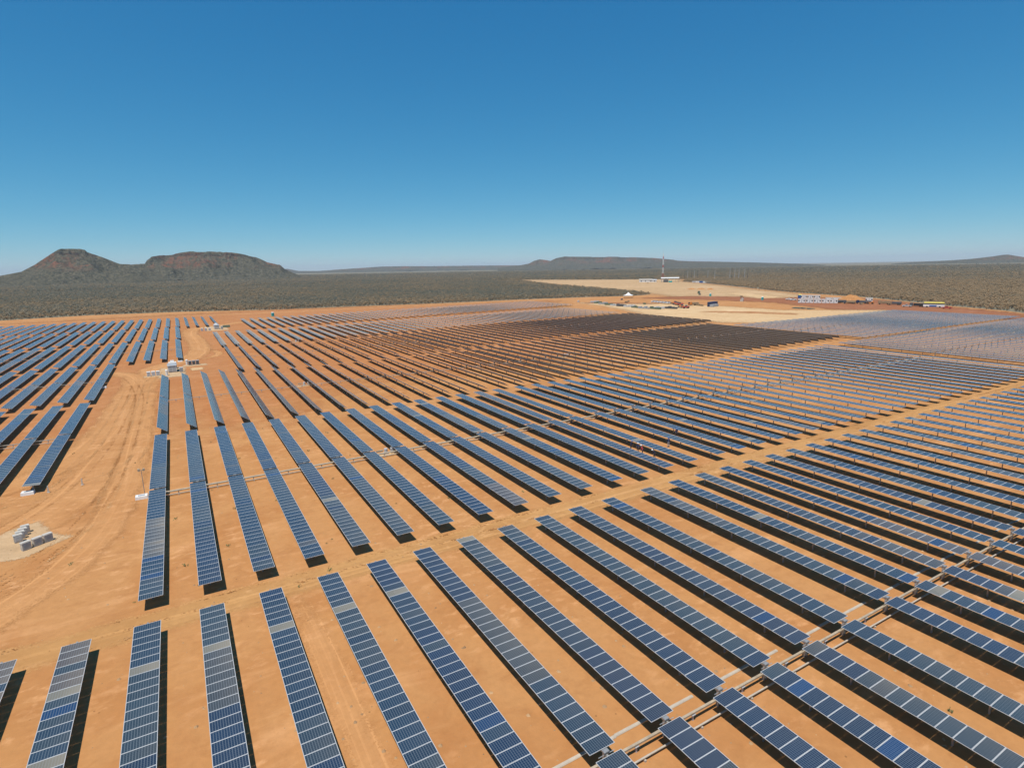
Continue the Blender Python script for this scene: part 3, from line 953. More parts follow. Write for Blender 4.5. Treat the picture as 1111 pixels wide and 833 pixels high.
# ------------------------------------------------------------------ drive linkages, conduits and cable trenches across the rows
def linkage(y, x0, x1, where, rows, pale=True, cover=True, low=False):
    ln = x1 - x0
    root = empty('drive_linkage', (x0, y, 0))
    tag(root, f'long tan drive beam joining the panel rows {where}', 'drive linkage', 'drive beams across the panel rows')
    (MB().box(0, -0.24, 0.50, ln, 0.24, 0.62) if low else MB().box(0, -0.085, 0.54, ln, 0.085, 0.66)).build('beam', M['dusty_steel' if cover or low else 'concrete'], root)
    sm = MB().box(-0.05, -0.05, 0, 0.05, 0.05, 0.5).box(-0.16, -0.12, 0.44, 0.16, 0.12, 0.498).mesh('stand', M['light_grey'])
    for k in range(len(rows) - 1):
        put('stand', sm, root, ((rows[k] + rows[k + 1]) / 2 - x0, 0, 0))
    if pale:
        c = empty('cable_conduit', (x0, y - (0.5 if low else 0.75), 0))
        tag(c, f'pale pipe lying low beside the drive beam {where}', 'pipe', 'pale cable pipes across the panel rows')
        MB().tube((0, 0, 0.24), (ln, 0, 0.24), 0.065, None, 10).build('pipe', M['concrete'], c)
        sm2 = MB().box(-0.07, -0.14, 0, 0.07, 0.14, 0.14).mesh('support', M['concrete'])
        for k in range(len(rows) - 1):
            put('support', sm2, c, ((rows[k] + rows[k + 1]) / 2 - x0, 0, 0))
    if cover:
        r_ = random.Random(int(y))
        mb = MB()
        x = 0.0
        while x < ln - 1:
            w = r_.uniform(2.5, 5.5); o_ = r_.uniform(-0.12, 0.12)
            mb.box(x, 1.55 + o_, 0.02, min(x + w, ln), 1.82 + o_, 0.08, 0, (0, 0.05, 0, 0.05))
            x += w + (r_.uniform(0.1, 3.0) if r_.random() < 0.5 else 0.0)
        tr_ = put('cable_trench_cover', mb.mesh('cable_trench_cover', M['concrete']), None, (x0, y, 0))
        tag(tr_, f'pale strip of cable covers on the ground {where}', 'cable cover', 'pale cable covers on the ground')


linkage(4.62 * 5, XC[0] * 5, XC[-1] * 5, 'in the nearest field', [x * 5 for x in XC])
linkage(17.82 * 5, XA[0] * 5, XA[-1] * 5, 'in the field beyond the crossing road', [x * 5 for x in XA], True, False, True)
linkage(31.3 * 5 , XB[0] * 5, XB[-1] * 5, 'in the first dark tilted field', [x * 5 for x in XB], False, False)
linkage(26.1 * 5, -12.1 * 5, -4.1 * 5, 'left of the dirt track, nearest', [(-12.1 + k) * 5 for k in range(9)], True, False)
linkage(39.15 * 5, -19.05 * 5, -4.05 * 5, 'left of the dirt track, second', [(-19.05 + k) * 5 for k in range(16)], False, False)
linkage(52.65 * 5, -19.8 * 5, -0.18 * 5, 'left of the inverter hut', [(-19.8 + k * .98) * 5 for k in range(21)], False, False)
linkage(44.8 * 5, 3.05 * 5, 48 * 5, 'in the second dark tilted field', [(3.05 + k) * 5 for k in range(45)], False, False)

# ------------------------------------------------------------------ site equipment
def pad(x, y, w, d, rz=0.0):
    c, s_ = math.cos(rz), math.sin(rz)
    return [(x + a * c - b * s_, y + a * s_ + b * c) for a, b in ((-w, -d), (w, -d), (w, d), (-w, d))]


def cabinet(x, y, rz, label, body='dirty_white', face='grey', w=1.35, d=0.55, h=1.35, group=None):
    r_ = empty('equipment_cabinet', (x, y, 0), rz)
    tag(r_, label, 'cabinet', group)
    b = MB()
    b.box(-w / 2, -d / 2, 0.10, w / 2, d / 2, h - 0.10)
    b.box(-w / 2 - 0.04, -d / 2 - 0.04, h - 0.10, w / 2 + 0.04, d / 2 + 0.04, h, 0, (0.05, 0.05, 0.05, 0.05))
    b.box(-w / 2 + 0.02, -d / 2 + 0.02, 0, w / 2 - 0.02, d / 2 - 0.02, 0.10)
    b.build('casing', M[body], r_)
    f_ = MB()
    f_.box(-w / 2 + 0.08, -d / 2 - 0.03, 0.18, w / 2 - 0.08, -d / 2 - 0.002, h - 0.18)
    for k in range(5):
        z = 0.30 + k * (h - 0.6) / 4
        f_.box(-w / 2 + 0.16, -d / 2 - 0.05, z, w / 2 - 0.16, -d / 2 - 0.031, z + 0.06)
    f_.build('door', M[face], r_)
    return r_


sheet('clay_pad', [(-23.5, 77.5), (-17.5, 76.8), (-13.4, 80.6), (-16, 83.5), (-18, 88.2), (-21, 86.5), (-22, 81)], M['padclay'], 0.022, 0.5, 0.7)
for k, (x, y) in enumerate([(-17.62, 79.35), (-16.72, 80.0), (-15.85, 80.6)]):
    cabinet(x, y, R(36), ['white-framed grey cabinet on the clay pad, leftmost of the front three', 'white-framed grey cabinet on the clay pad, middle of the front three',
                          'white-framed grey cabinet on the clay pad, rightmost of the front three'][k], w=0.88, d=0.42, h=1.0, group='cabinets on the clay pad')
for k, (x, y) in enumerate([(-18.8, 82.2), (-18.75, 83.1), (-18.68, 84.0), (-18.6, 84.9)]):
    cabinet(x, y, R(18), ['pale cabinet of the side row on the clay pad, nearest', 'pale cabinet of the side row on the clay pad, second nearest',
                          'pale cabinet of the side row on the clay pad, third nearest', 'pale cabinet of the side row on the clay pad, farthest'][k], 'dirty_white', 'light_grey', 0.8, 0.42, 1.0, 'cabinets on the clay pad')


def inverter_hut(x, y, label):
    r_ = empty('inverter_hut', (x, y, 0))
    tag(r_, label, 'inverter hut')
    MB().box(-1.2, -2.6, 0.3, 1.2, 2.6, 2.1).box(-1.1, -2.4, 0, 1.1, 2.4, 0.3).build('body', M['light_grey'], r_)
    MB().box(-1.32, -2.75, 2.1, 1.32, 2.75, 2.22, 0, (0.08, 0.08, 0.08, 0.08)).build('roof', M['grey'], r_)
    for dx in (-0.85, 0.1):
        MB().box(dx, -2.64, 0.45, dx + 0.75, -2.602, 1.9).build('door', M['grey'], r_)
    v_ = MB()
    for k in range(6): v_.box(1.202, -2.3 + k * 0.8, 1.3, 1.25, -1.75 + k * 0.8, 1.9)
    v_.build('vent', M['dark_grey'], r_)
    tf = empty('transformer', (x + 0.1, y + 6.4, 0))
    tag(tf, 'white transformer with cooling fins behind ' + label.split(' on ')[0], 'transformer')
    MB().box(-1.1, -1.0, 0, 1.1, 1.0, 2.0).box(-0.6, -0.5, 2.0, 0.6, 0.5, 2.6, 0, (0.1, 0.1, 0.1, 0.1)).build('tank', M['white'], tf)
    fn = MB()
    for k in range(7): fn.box(-1.0 + k * 0.32, -1.35, 0.3, -0.9 + k * 0.32, -1.002, 1.8)
    fn.build('cooling_fins', M['grey'], tf)
    ax = cabinet(x + 2.4, y - 3.4, 0.0, 'small grey cabinet at the corner of ' + label.split(' on ')[0], 'light_grey', 'grey', 1.0, 0.9, 1.5)


inverter_hut(-3.1, 207.5, 'nearer pale grey inverter hut on its clay pad by the dirt track')
sheet('clay_pad', pad(-3.2, 206, 3.6, 10.5), M['padclay'], 0.024, 0.7, 0.9)
inverter_hut(18.0, 352, 'farther pale grey inverter hut on its clay pad by the dirt track')
sheet('clay_pad', pad(18, 356, 5.5, 15), M['padclay'], 0.024, 1.0, 1.2)
for k, x in enumerate((-9.3, -8.1, -6.9)):
    cabinet(x, 201.5, 0, ['white cabinet left of the nearer inverter hut, outermost', 'white cabinet left of the nearer inverter hut, middle', 'white cabinet left of the nearer inverter hut, innermost'][k], 'white', 'light_grey', 0.95, 0.8, 1.4, 'cabinets around the nearer inverter hut')
for k, x in enumerate((2.0, 3.1, 4.2)):
    cabinet(x, 218.0, 0, ['dark cabinet right of the nearer inverter hut, innermost', 'dark cabinet right of the nearer inverter hut, middle', 'dark cabinet right of the nearer inverter hut, outermost'][k], 'grey', 'dark_grey', 0.95, 0.8, 1.5, 'cabinets around the nearer inverter hut')
for k, x in enumerate((10.6, 12.4, 14.2)):
    cabinet(x, 343.5, 0, ['pale cabinet left of the farther inverter hut, outermost', 'pale cabinet left of the farther inverter hut, middle', 'pale cabinet left of the farther inverter hut, innermost'][k], 'white', 'light_grey', 1.1, 0.9, 1.5, 'cabinets around the farther inverter hut')
sheet('clay_pad', pad(-8, 200.6, 2.6, 1.6), M['padclay'], 0.028, 0.5, 0.5)
sheet('clay_pad', pad(3.4, 217, 3.6, 2.2), M['padclay'], 0.028, 0.5, 0.5)
sheet('clay_pad', pad(3.8, 208, 1.8, 2.8), M['pale'], 0.030, 0.5, 0.8)
cr_ = MB().box(-1.9, -0.8, 0.1, 1.9, 0.8, 1.2, 0, (0.1, 0.1, 0.1, 0.1)).box(-1.8, -0.7, 0, 1.8, 0.7, 0.1)
tag(cr_.build('cable_drum_crate', M['green'], None, (23.2, 358, 0)), 'dull green crate lying right of the farther inverter hut', 'crate')
for x, y, lb in ((-4.6, 199.6, 'white bollard-like vent pipe in front of the nearer inverter hut'), (1.1, 219.6, 'white vent pipe right of the nearer inverter hut')):
    o_ = MB().tube((0, 0, 0), (0, 0, 1.5), 0.34, 0.34, 12).tube((0, 0, 1.5), (0, 0, 1.75), 0.42, 0.25, 12).mesh('vent_pipe', M['white'])
    tag(put('vent_pipe', o_, None, (x, y, 0)), lb, 'vent pipe')


def field_station(x, y, label):
    r_ = empty('tracker_controller', (x, y, 0))
    tag(r_, label, 'controller', 'drive controllers between the rows')
    MB().tube((0, 0, 0.25), (0, 0, 0.95), 0.30, 0.30, 14).box(-0.4, -0.4, 0, 0.4, 0.4, 0.25).build('drive_motor', M['light_grey'], r_)
    MB().box(0.8, -0.25, 0.3, 1.3, 0.15, 0.95).box(1.0, -0.05, 0, 1.1, 0.05, 0.3).build('control_box', M['light_grey'], r_)
    MB().box(-1.6, -0.12, 0.55, -0.5, 0.12, 0.8).build('push_rod', M['dusty_steel'], r_)
    sheet('concrete_pad', pad(x, y - 0.3, 2.0, 0.85), M['pale'], 0.03, 0.3, 0.35)


field_station(27.6, 90.2, 'white and grey drive controller on a pale pad between nearer blue rows')
field_station(27.5, 159, 'pale drive controller between the tilted rows nearest the dirt track')
field_station(113, 159, 'pale drive controller deep in the first dark tilted field')
field_station(43.5, 262, 'pale drive controller between rows of the left dark field')

for x, y, lb in ((-7.0, 90.0, 'flat white concrete pit beside the first row by the dirt track'), (-21.0, 100.6, 'flat white concrete pit at the end of a left field row'),
                 (-0.8, 228.5, 'flat white concrete pit at a row end behind the hut'), (-19.4, 187.5, 'flat white concrete pit at the far left row edge')):
    r_ = empty('concrete_pit', (x, y, 0)); tag(r_, lb, 'concrete pit')
    MB().box(-0.75, -0.55, 0, 0.75, 0.55, 0.42, 0, (0.04, 0.04, 0.04, 0.04)).build('rim', M['white'], r_)
    MB().box(-0.4, -0.25, 0.422, 0.4, 0.25, 0.45).build('lid', M['grey'], r_)
r_ = empty('weather_mast', (-6.7, 91.2, 0)); tag(r_, 'thin weather mast beside the first row by the dirt track', 'mast')
MB().tube((0, 0, 0), (0, 0, 3.6), 0.045, 0.035, 8).build('pole', M['steel'], r_)
MB().box(-0.35, -0.05, 3.55, 0.35, 0.05, 3.65).box(-0.42, -0.14, 3.5, -0.16, 0.14, 3.85).box(0.16, -0.14, 3.5, 0.42, 0.14, 3.8).build('sensor_head', M['dusty_steel'], r_)
for x, y, lb in ((-18.6, 99.8, 'small pale survey stake by the left row end'), (-14.8, 100.8, 'small pale survey stake alone on the dirt track')):
    tag(MB().box(-0.09, -0.09, 0, 0.09, 0.09, 1.0, 0, (0.03, 0.03, 0.03, 0.03)).box(-0.16, -0.16, 0, 0.16, 0.16, 0.08).build('survey_stake', M['dirty_white'], None, (x, y, 0)), lb, 'stake')


def toilet(x, y, label):
    r_ = empty('portable_toilet', (x, y, 0), R(20)); tag(r_, label, 'portable toilet', 'teal portable toilets')
    MB().box(-0.75, -0.75, 0.1, 0.75, 0.75, 2.4, 0, (0.05, 0.05, 0.05, 0.05)).box(-0.8, -0.8, 0, 0.8, 0.8, 0.1).build('cabin', M['teal'], r_)
    MB().box(-0.75, -0.75, 2.4, 0.75, 0.75, 2.75, 0, (0.25, 0.2, 0.25, 0.2)).build('roof', M['white'], r_)
    MB().box(-0.5, -0.78, 0.2, 0.5, -0.752, 2.2).build('door', M['teal'], r_)


toilet(57, 425, 'teal portable toilet with white roof by the scrub edge')
toilet(444, 385, 'teal portable toilet on the pale sand beyond the laydown yard')
toilet(424, 313, 'teal portable toilet on the red earth near the white cabins')


# ------------------------------------------------------------------ vehicles
ME['wheel'] = MB().tube((-0.13, 0, 0), (0.13, 0, 0), 0.40, None, 14).mesh('wheel', M['black'])


def wheels(r_, pts, s_=1.0):
    for x, y in pts:
        o_ = put('wheel', ME['wheel'], r_, (x, y, 0.40 * s_)); o_.scale = (s_, s_, s_)


def pickup(x, y, rz, paint_, label, group=None, name='pickup_truck', cat='pickup truck'):
    r_ = empty(name, (x, y, 0), rz); tag(r_, label, cat, group)
    b = MB()
    b.prism([(-2.6, 0.45), (2.5, 0.45), (2.6, 0.75), (2.45, 1.02), (1.15, 1.08), (-0.55, 1.08), (-0.56, 0.62), (-2.5, 0.62), (-2.52, 1.08), (-2.6, 1.08)], -0.88, 0.88)
    b.prism([(-0.58, 1.08), (-2.5, 1.08), (-2.5, 0.62), (-0.58, 0.62)], -0.88, -0.80).prism([(-0.58, 1.08), (-2.5, 1.08), (-2.5, 0.62), (-0.58, 0.62)], 0.80, 0.88)
    b.build('body', M[paint_], r_)
    MB().prism([(1.1, 1.083), (0.45, 1.70), (-0.5, 1.72), (-0.55, 1.083)], -0.78, 0.78).build('cab', M[paint_], r_)
    w = MB()
    w.prism([(0.95, 1.16), (0.45, 1.62), (-0.42, 1.64), (-0.45, 1.16)], -0.79, -0.782).prism([(0.95, 1.16), (0.45, 1.62), (-0.42, 1.64), (-0.45, 1.16)], 0.782, 0.79)
    w.prism([(1.10, 1.12), (0.50, 1.68), (0.52, 1.69), (1.13, 1.12)], -0.7, 0.7)
    w.build('window', M['window'], r_)
    wheels(r_, [(-0.8, 1.65), (0.8, 1.65), (-0.8, -1.6), (0.8, -1.6)])
    return r_


def bus(x, y, rz, label):
    r_ = empty('bus', (x, y, 0), rz); tag(r_, label, 'bus')
    MB().prism([(-5.6, 0.5), (5.5, 0.5), (5.7, 1.2), (5.65, 2.0), (-5.6, 2.0)], -1.25, 1.25).build('body', M['white'], r_)
    MB().box(-1.252, -1.5, 0.55, 1.252, 2.4, 1.5).build('side_stripe', M['blue'], r_)
    MB().prism([(-5.5, 2.002), (5.6, 2.002), (5.4, 2.8), (-5.4, 2.8)], -1.22, 1.22).build('window', M['window'], r_)
    MB().box(-1.3, -5.6, 2.8, 1.3, 5.5, 3.5, 0, (0.22, 0.3, 0.22, 0.3)).build('roof', M['yellow'], r_)
    wheels(r_, [(-1.1, 3.6), (1.1, 3.6), (-1.1, -3.2), (1.1, -3.2)], 1.2)


def lorry(x, y, rz, cab, bed, label, group=None, load=True):
    r_ = empty('lorry', (x, y, 0), rz); tag(r_, label, 'lorry', group)
    MB().prism([(1.9, 0.6), (3.9, 0.6), (3.95, 1.5), (3.6, 2.6), (1.9, 2.7)], -1.15, 1.15).build('cab', M[cab], r_)
    MB().prism([(3.965, 1.55), (3.64, 2.45), (3.66, 2.46), (3.99, 1.55)], -1.0, 1.0).build('windscreen', M['window'], r_)
    MB().box(-0.5, -4.0, 0.6, 0.5, 1.9, 0.95).build('chassis', M['dark_grey'], r_)
    MB().box(-1.2, -4.1, 0.953, 1.2, 1.7, 2.3 if load else 1.25, 0, (0.05, 0.1, 0.05, 0.1)).build('cargo_bed', M[bed], r_)
    wheels(r_, [(-1.05, 2.9), (1.05, 2.9), (-1.05, -2.0), (1.05, -2.0), (-1.05, -3.1), (1.05, -3.1)], 1.2)


def loader(x, y, rz, paint_, label, group):
    """telescopic handler: chassis, cab, raised boom, fork"""
    r_ = empty('telehandler', (x, y, 0), rz); tag(r_, label, 'telehandler', group)
    MB().prism([(-2.4, 0.6), (2.0, 0.6), (2.2, 1.1), (0.6, 1.35), (-2.5, 1.5)], -0.95, 0.95).build('chassis', M[paint_], r_)
    MB().box(-0.95, -0.7, 1.36, -0.1, 0.7, 2.4, 0, (0.08, 0.15, 0.08, 0.15)).build('cab', M['dark_grey'], r_)
    MB().prism([(-2.2, 1.7), (-2.1, 2.05), (3.2, 1.25), (3.1, 0.95)], 0.25, 0.65).build('boom', M[paint_], r_)
    MB().box(-0.6, 3.2, 0.3, 0.7, 3.3, 1.2).box(-0.4, 3.3, 0.3, -0.25, 4.4, 0.38).box(0.35, 3.3, 0.3, 0.5, 4.4, 0.38).build('fork', M['dark_grey'], r_)
    wheels(r_, [(-1.0, 1.3), (1.0, 1.3), (-1.0, -1.5), (1.0, -1.5)], 1.5)


GW, GM = 'white vehicles parked at the laydown yard', 'machines parked at the laydown yard'
wl = ['first', 'second', 'third', 'fourth', 'fifth', 'sixth']
for k in range(6):
    x, y = 340.5 - 0.8 * k, 353 - 4.2 * k
    pickup(x, y, R(80 + rng.uniform(-8, 8)), 'white', f'white pickup in the line at the laydown yard, {wl[k]} from the left', GW)
loader(337.5, 327, R(60), 'orange', 'orange telehandler right beside the line of white pickups', GM)
loader(333.5, 322, R(100), 'red', 'red telehandler between orange ones at the laydown yard', GM)
loader(330.5, 317, R(75), 'orange', 'orange telehandler right of the red one at the laydown yard', GM)
loader(328, 312.5, R(50), 'red', 'red telehandler at the right end of the machine line', GM)
loader(312, 296, R(100), 'orange', 'orange telehandler alone in front, left of two', GM)
loader(309, 289, R(70), 'red', 'red telehandler alone in front, right of two', GM)
lorry(335, 306, R(80), 'orange', 'wood', 'lorry with orange cab and brown bed behind the machines', GM)
for k in range(4):
    x, y = 336 - 0.9 * k, 303.0 - 2.4 * k
    o_ = MB()
    for j in range(4): o_.box(-0.9, -0.6, 0.02 + j * 0.34, 0.9, 0.6, 0.30 + j * 0.34, 0, (0.03, 0.03, 0.03, 0.03))
    tag(o_.build('pallet_stack', M['wood'], None, (x, y, 0), (0, 0, R(20 * k))), f'brown pallet stack left of the dark container, {wl[3 - k]} from it', 'pallet stack', 'brown pallet stacks')


def container(x, y, rz, paint_, label, L=12.0, w=2.5, h=2.7, stripe=None, group=None):
    r_ = empty('shipping_container', (x, y, 0), rz); tag(r_, label, 'container', group)
    b = MB().box(-w / 2, -L / 2, 0.08, w / 2, L / 2, h)
    for k in range(int(L / 0.6)):
        yy = -L / 2 + 0.3 + k * 0.6
        b.box(-w / 2 - 0.05, yy - 0.13, 0.2, -w / 2 - 0.002, yy + 0.13, h - 0.1).box(w / 2 + 0.002, yy - 0.13, 0.2, w / 2 + 0.05, yy + 0.13, h - 0.1)
    b.build('shell', M[paint_], r_)
    MB().box(-w / 2 + 0.06, -L / 2 - 0.06, 0.15, -0.02, -L / 2 - 0.002, h - 0.1).box(0.02, -L / 2 - 0.06, 0.15, w / 2 - 0.06, -L / 2 - 0.002, h - 0.1).build('door', M[stripe or paint_], r_)
    return r_


container(337, 289.8, R(105), 'navy', 'dark navy container at the right end of the yard', 11, 2.6, 3.4)
container(335.5, 287.0, R(105), 'grey', 'low grey container in front of the dark navy one', 9, 2.4, 1.8, 'dirty_white')
for k, (x, y) in enumerate([(305, 386), (300, 374), (296, 364), (293, 352), (291, 343), (290, 335), (290, 326), (288, 316), (286, 306), (289, 298), (294, 300), (299, 293)]):
    m_ = ['light_grey', 'green', 'grey', 'green', 'light_grey', 'dark_grey'][k % 6]
    o_ = MB()
    r2 = random.Random(k)
    for j in range(4):
        yy = -4.5 + j * 2.3
        o_.box(-1.0, yy, 0.12, 1.0, yy + 1.9, r2.uniform(0.9, 1.9), 0, (0.04, 0.04, 0.04, 0.04)).box(-0.9, yy + 0.1, 0, 0.9, yy + 1.8, 0.12)
    lb = f"{ {'light_grey': 'light grey', 'dark_grey': 'dark grey'}.get(m_, m_)} line of wrapped pallets edging the yard, {ordinal(k + 1)} from the left"
    tag(o_.build('module_pallets', M[m_], None, (x, y, 0), (0, 0, R(rng.uniform(0, 25)))), lb, 'pallets', 'wrapped pallets along the yard edge')
# peaked white tent
r_ = empty('tent', (372, 420, 0), R(40)); tag(r_, 'peaked white tent at the end of the scrub tongue', 'tent')
mb = MB()
mb._add([(-4.2, -4.2, 2.4), (4.2, -4.2, 2.4), (4.2, 4.2, 2.4), (-4.2, 4.2, 2.4), (0, 0, 5.2), (-2, -2, 3.3), (2, -2, 3.3), (2, 2, 3.3), (-2, 2, 3.3)],
        [(0, 1, 6, 5), (1, 2, 7, 6), (2, 3, 8, 7), (3, 0, 5, 8), (5, 6, 4), (6, 7, 4), (7, 8, 4), (8, 5, 4)])
mb.build('canopy', M['white'], r_)
for a in (-4, 4):
    for b_ in (-4, 4): MB().tube((a, b_, 0), (a, b_, 2.4), 0.06).build('pole', M['steel'], r_)


# white modular cabins
def cabin(x, y, rz, label, L=6.2, group='white site cabins'):
    r_ = empty('site_cabin', (x, y, 0), rz); tag(r_, label, 'site cabin', group)
    MB().box(-L / 2, -1.25, 0.25, L / 2, 1.25, 2.9).box(-L / 2 + .1, -1.15, 0, L / 2 - .1, 1.15, 0.25).build('wall', M['white'], r_)
    MB().box(-L / 2 - 0.1, -1.35, 2.9, L / 2 + 0.1, 1.35, 3.05, 0, (0.1, 0.1, 0.1, 0.1)).build('roof', M['dirty_white'], r_)
    for dx in (-1.9, 1.7):
        MB().box(dx - 0.45, -1.30, 1.3, dx + 0.45, -1.252, 2.2).build('window', M['window'], r_)
    MB().box(-0.45, -1.30, 0.3, 0.45, -1.252, 2.3).build('door', M['light_grey'], r_)


CR = R(-58)
for k in range(5):
    cabin(413 + 2.85 * k, 270.5 - 4.55 * k, CR, f'white site cabin in the front row of the compound, {wl[k]} from the left', 5.0)
for k in range(3):
    cabin(463 + 2.6 * k, 301.5 - 4.2 * k, CR, f'white site cabin in the back row by the blue tank, {wl[k]} from the left', 4.6)
for k in range(3):
    cabin(442 + 2.6 * k, 267 - 4.2 * k, CR, f'white site cabin behind the soil heap, {wl[k]} from the left', 4.6)
cabin(456, 244, CR, 'white site cabin at the right end behind the soil heap', 4.6, None)
r_ = empty('water_tank', (465.6, 307, 0)); tag(r_, 'blue water tank with yellow lid left of the white cabins', 'water tank')
MB().tube((0, 0, 0.2), (0, 0, 2.9), 1.6, 1.6, 24).box(-1.1, -1.1, 0, 1.1, 1.1, 0.2).build('tank', M['blue'], r_)
MB().tube((0, 0, 2.9), (0, 0, 3.4), 1.65, 0.8, 24).build('lid', M['yellow'], r_)
pickup(436, 293, R(60), 'white', 'white car parked left of the white cabins, nearer the cabins', None, 'parked_car', 'car')
pickup(438.5, 298.5, R(40), 'white', 'white car parked left of the white cabins, outermost', None, 'parked_car', 'car')
# soil heap
nu = 40
gx, gy = np.meshgrid(np.linspace(-1, 1, nu), np.linspace(-1, 1, nu), indexing='ij')
hh = np.clip(1 - np.sqrt(gx ** 2 * 0.9 + gy ** 2) ** 1.1, 0, 1) * 6.6 * (0.75 + 0.5 * vnoise(gx * 4 + 9, gy * 4 + 3, 31, 3)) - 0.05
idx = np.arange(nu * nu).reshape(nu, nu)
q = np.stack([idx[:-1, :-1], idx[1:, :-1], idx[1:, 1:], idx[:-1, 1:]], -1).reshape(-1, 4)
me = bpy.data.meshes.new('soil_heap')
me.from_pydata(np.stack([gx * 9, gy * 13, hh], -1).reshape(-1, 3).tolist(), [], q.tolist())
me.polygons.foreach_set('use_smooth', [True] * len(me.polygons))
me.materials.append(M['dirt'])
tag(put('soil_heap', me, None, (439, 248, 0), (0, 0, R(30))), 'orange soil heap in front of the white cabins', 'soil heap')
lorry(429, 251, R(35), 'dark_grey', 'dark_grey', 'dark lorry in front of the soil heap, left one')
lorry(426.5, 242, R(25), 'dark_grey', 'wood', 'dark lorry with brown bed in front of the soil heap')
lorry(433, 236.5, R(35), 'navy', 'dark_grey', 'dark lorry at the right foot of the soil heap')
loader(434.5, 231.5, R(20), 'orange', 'rusty orange telehandler right of the soil heap', None)
lorry(436, 222.5, R(30), 'wood', 'wood', 'brown lorry right of the compound, left of two')
lorry(434.5, 215, R(24), 'wood', 'dark_grey', 'brown lorry right of the compound, right of two')
pickup(421.5, 200.8, R(28), 'light_grey', 'silver car parked left of the dark lorry and bus', None, 'parked_car', 'car')
lorry(426.5, 197.3, R(24), 'dark_grey', 'black', 'dark lorry parked between the silver car and bus')
bus(428, 187.8, R(24), 'white and blue bus with yellow roof parked by the scrub')
pickup(421.5, 177.5, R(30), 'red', 'red pickup parked right of the yellow-roofed bus')
nt = MB()
r2 = random.Random(5)
for k in range(26):
    x = r2.uniform(-3, 3); y = r2.uniform(-6.5, 6.5)
    nt.tube((x, y, 0), (x, y, r2.uniform(0.25, 0.5)), r2.uniform(1.0, 1.8), r2.uniform(0.6, 1.0), 9)
tag(nt.build('tarpaulin', M['green_net'], None, (362.5, 237, 0)), 'dark green tarpaulin spread flat on the red earth', 'tarpaulin')
for x, y, c_, lb in ((476, 428, 'green', 'dark green cabin alone on the sand field'), (397, 312, 'dirty_white', 'small pale cabin alone on the red earth')):
    r_ = empty('storage_hut', (x, y, 0), R(30)); tag(r_, lb, 'hut')
    MB().box(-1.3, -1.1, 0, 1.3, 1.1, 2.2).build('wall', M[c_], r_)
    MB().prism([(-1.25, 2.2), (1.25, 2.2), (0, 2.8)], -1.4, 1.4).build('roof', M['dark_grey' if c_ == 'green' else 'dirty_white'], r_)
    MB().box(-0.4, -1.14, 0, 0.4, -1.102, 1.9).build('door', M['grey'], r_)
for k, (x, y, s_) in enumerate([(552, 508, 7), (556, 497, 8), (560, 486, 6)]):
    me2 = me.copy(); me2.name = 'earth_mound'
    o_ = put('earth_mound', me2, None, (x, y, 0), (0, 0, R(-50)))
    o_.scale = (s_ / 12, s_ / 15, 0.30)
    tag(o_, f'low brown earth mound on the sand field, {wl[k]} from the left', 'earth mound', 'low earth mounds on the sand field')

# small stores about the yard
def crate(x, y, rz, m_, label, w=2.2, d=1.3, h=1.3):
    r_ = empty('crate', (x, y, 0), rz); tag(r_, label, 'crate', 'crates left about the yard')
    MB().box(-w / 2, -d / 2, 0.14, w / 2, d / 2, h, 0, (0.03, 0.03, 0.03, 0.03)).build('box', M[m_], r_)
    b_ = MB()
    for k_ in (-1, 0, 1): b_.box(k_ * w * 0.4 - 0.1, -d / 2, 0, k_ * w * 0.4 + 0.1, d / 2, 0.138)
    b_.build('skid', M['wood'], r_)


for x, y, m_, lb in ((330, 372, 'wood', 'brown crate behind the pallet line, nearest the tent'), (322, 366, 'wood', 'brown crate behind the middle of the pallet line'), (345, 398, 'dark_grey', 'dark crate on the red earth left of the tent'),
                     (318, 340, 'green', 'green crate alone on the pale yard'), (420, 330, 'dark_grey', 'dark crate on the red earth behind the yard'), (447, 352, 'wood', 'brown crate near the middle portable toilet'),
                     (432, 283, 'orange', 'orange crate beside the white parked cars'), (424, 232, 'wood', 'brown crate in front of the dark lorries'), (300, 402, 'light_grey', 'pale crate at the left end of the pallet line'),
                     (455, 408, 'dark_grey', 'dark crate on the sand by the green cabin'), (700, 742, 'wood', 'brown crate far left of the lattice tower'), (735, 792, 'dark_grey', 'dark crate between the far halls and scrub')):
    crate(x, y, R(rng.uniform(0, 90)), m_, lb)

# ------------------------------------------------------------------ substation on the horizon side
r_ = empty('lattice_tower', (765, 773, 0)); tag(r_, 'tall red and white lattice tower above the substation', 'tower')
HT, nb = 50.0, 10
for b_ in range(nb):
    z0, z1 = b_ * HT / nb, (b_ + 1) * HT / nb
    w0, w1 = 1.25 - 0.85 * z0 / HT, 1.25 - 0.85 * z1 / HT
    s_ = MB()
    cs0 = [(-w0, -w0), (w0, -w0), (w0, w0), (-w0, w0)]; cs1 = [(-w1, -w1), (w1, -w1), (w1, w1), (-w1, w1)]
    for k in range(4):
        a, b2 = cs0[k], cs1[k]; a2, b3 = cs0[(k + 1) % 4], cs1[(k + 1) % 4]
        s_.tube((*a, z0), (*b2, z1), 0.17, None, 5)
        s_.tube((*a, z0), (*b3, z1), 0.07, None, 4).tube((*a2, z0), (*b2, z1), 0.07, None, 4).tube((*b2, z1), (*b3, z1), 0.07, None, 4)
    s_.build('tower_section', M['red' if b_ in (1, 2, 5, 8) else 'white'], r_)
MB().tube((0, 0, HT), (0, 0, HT + 9), 0.10, 0.05, 6).build('antenna', M['steel'], r_)


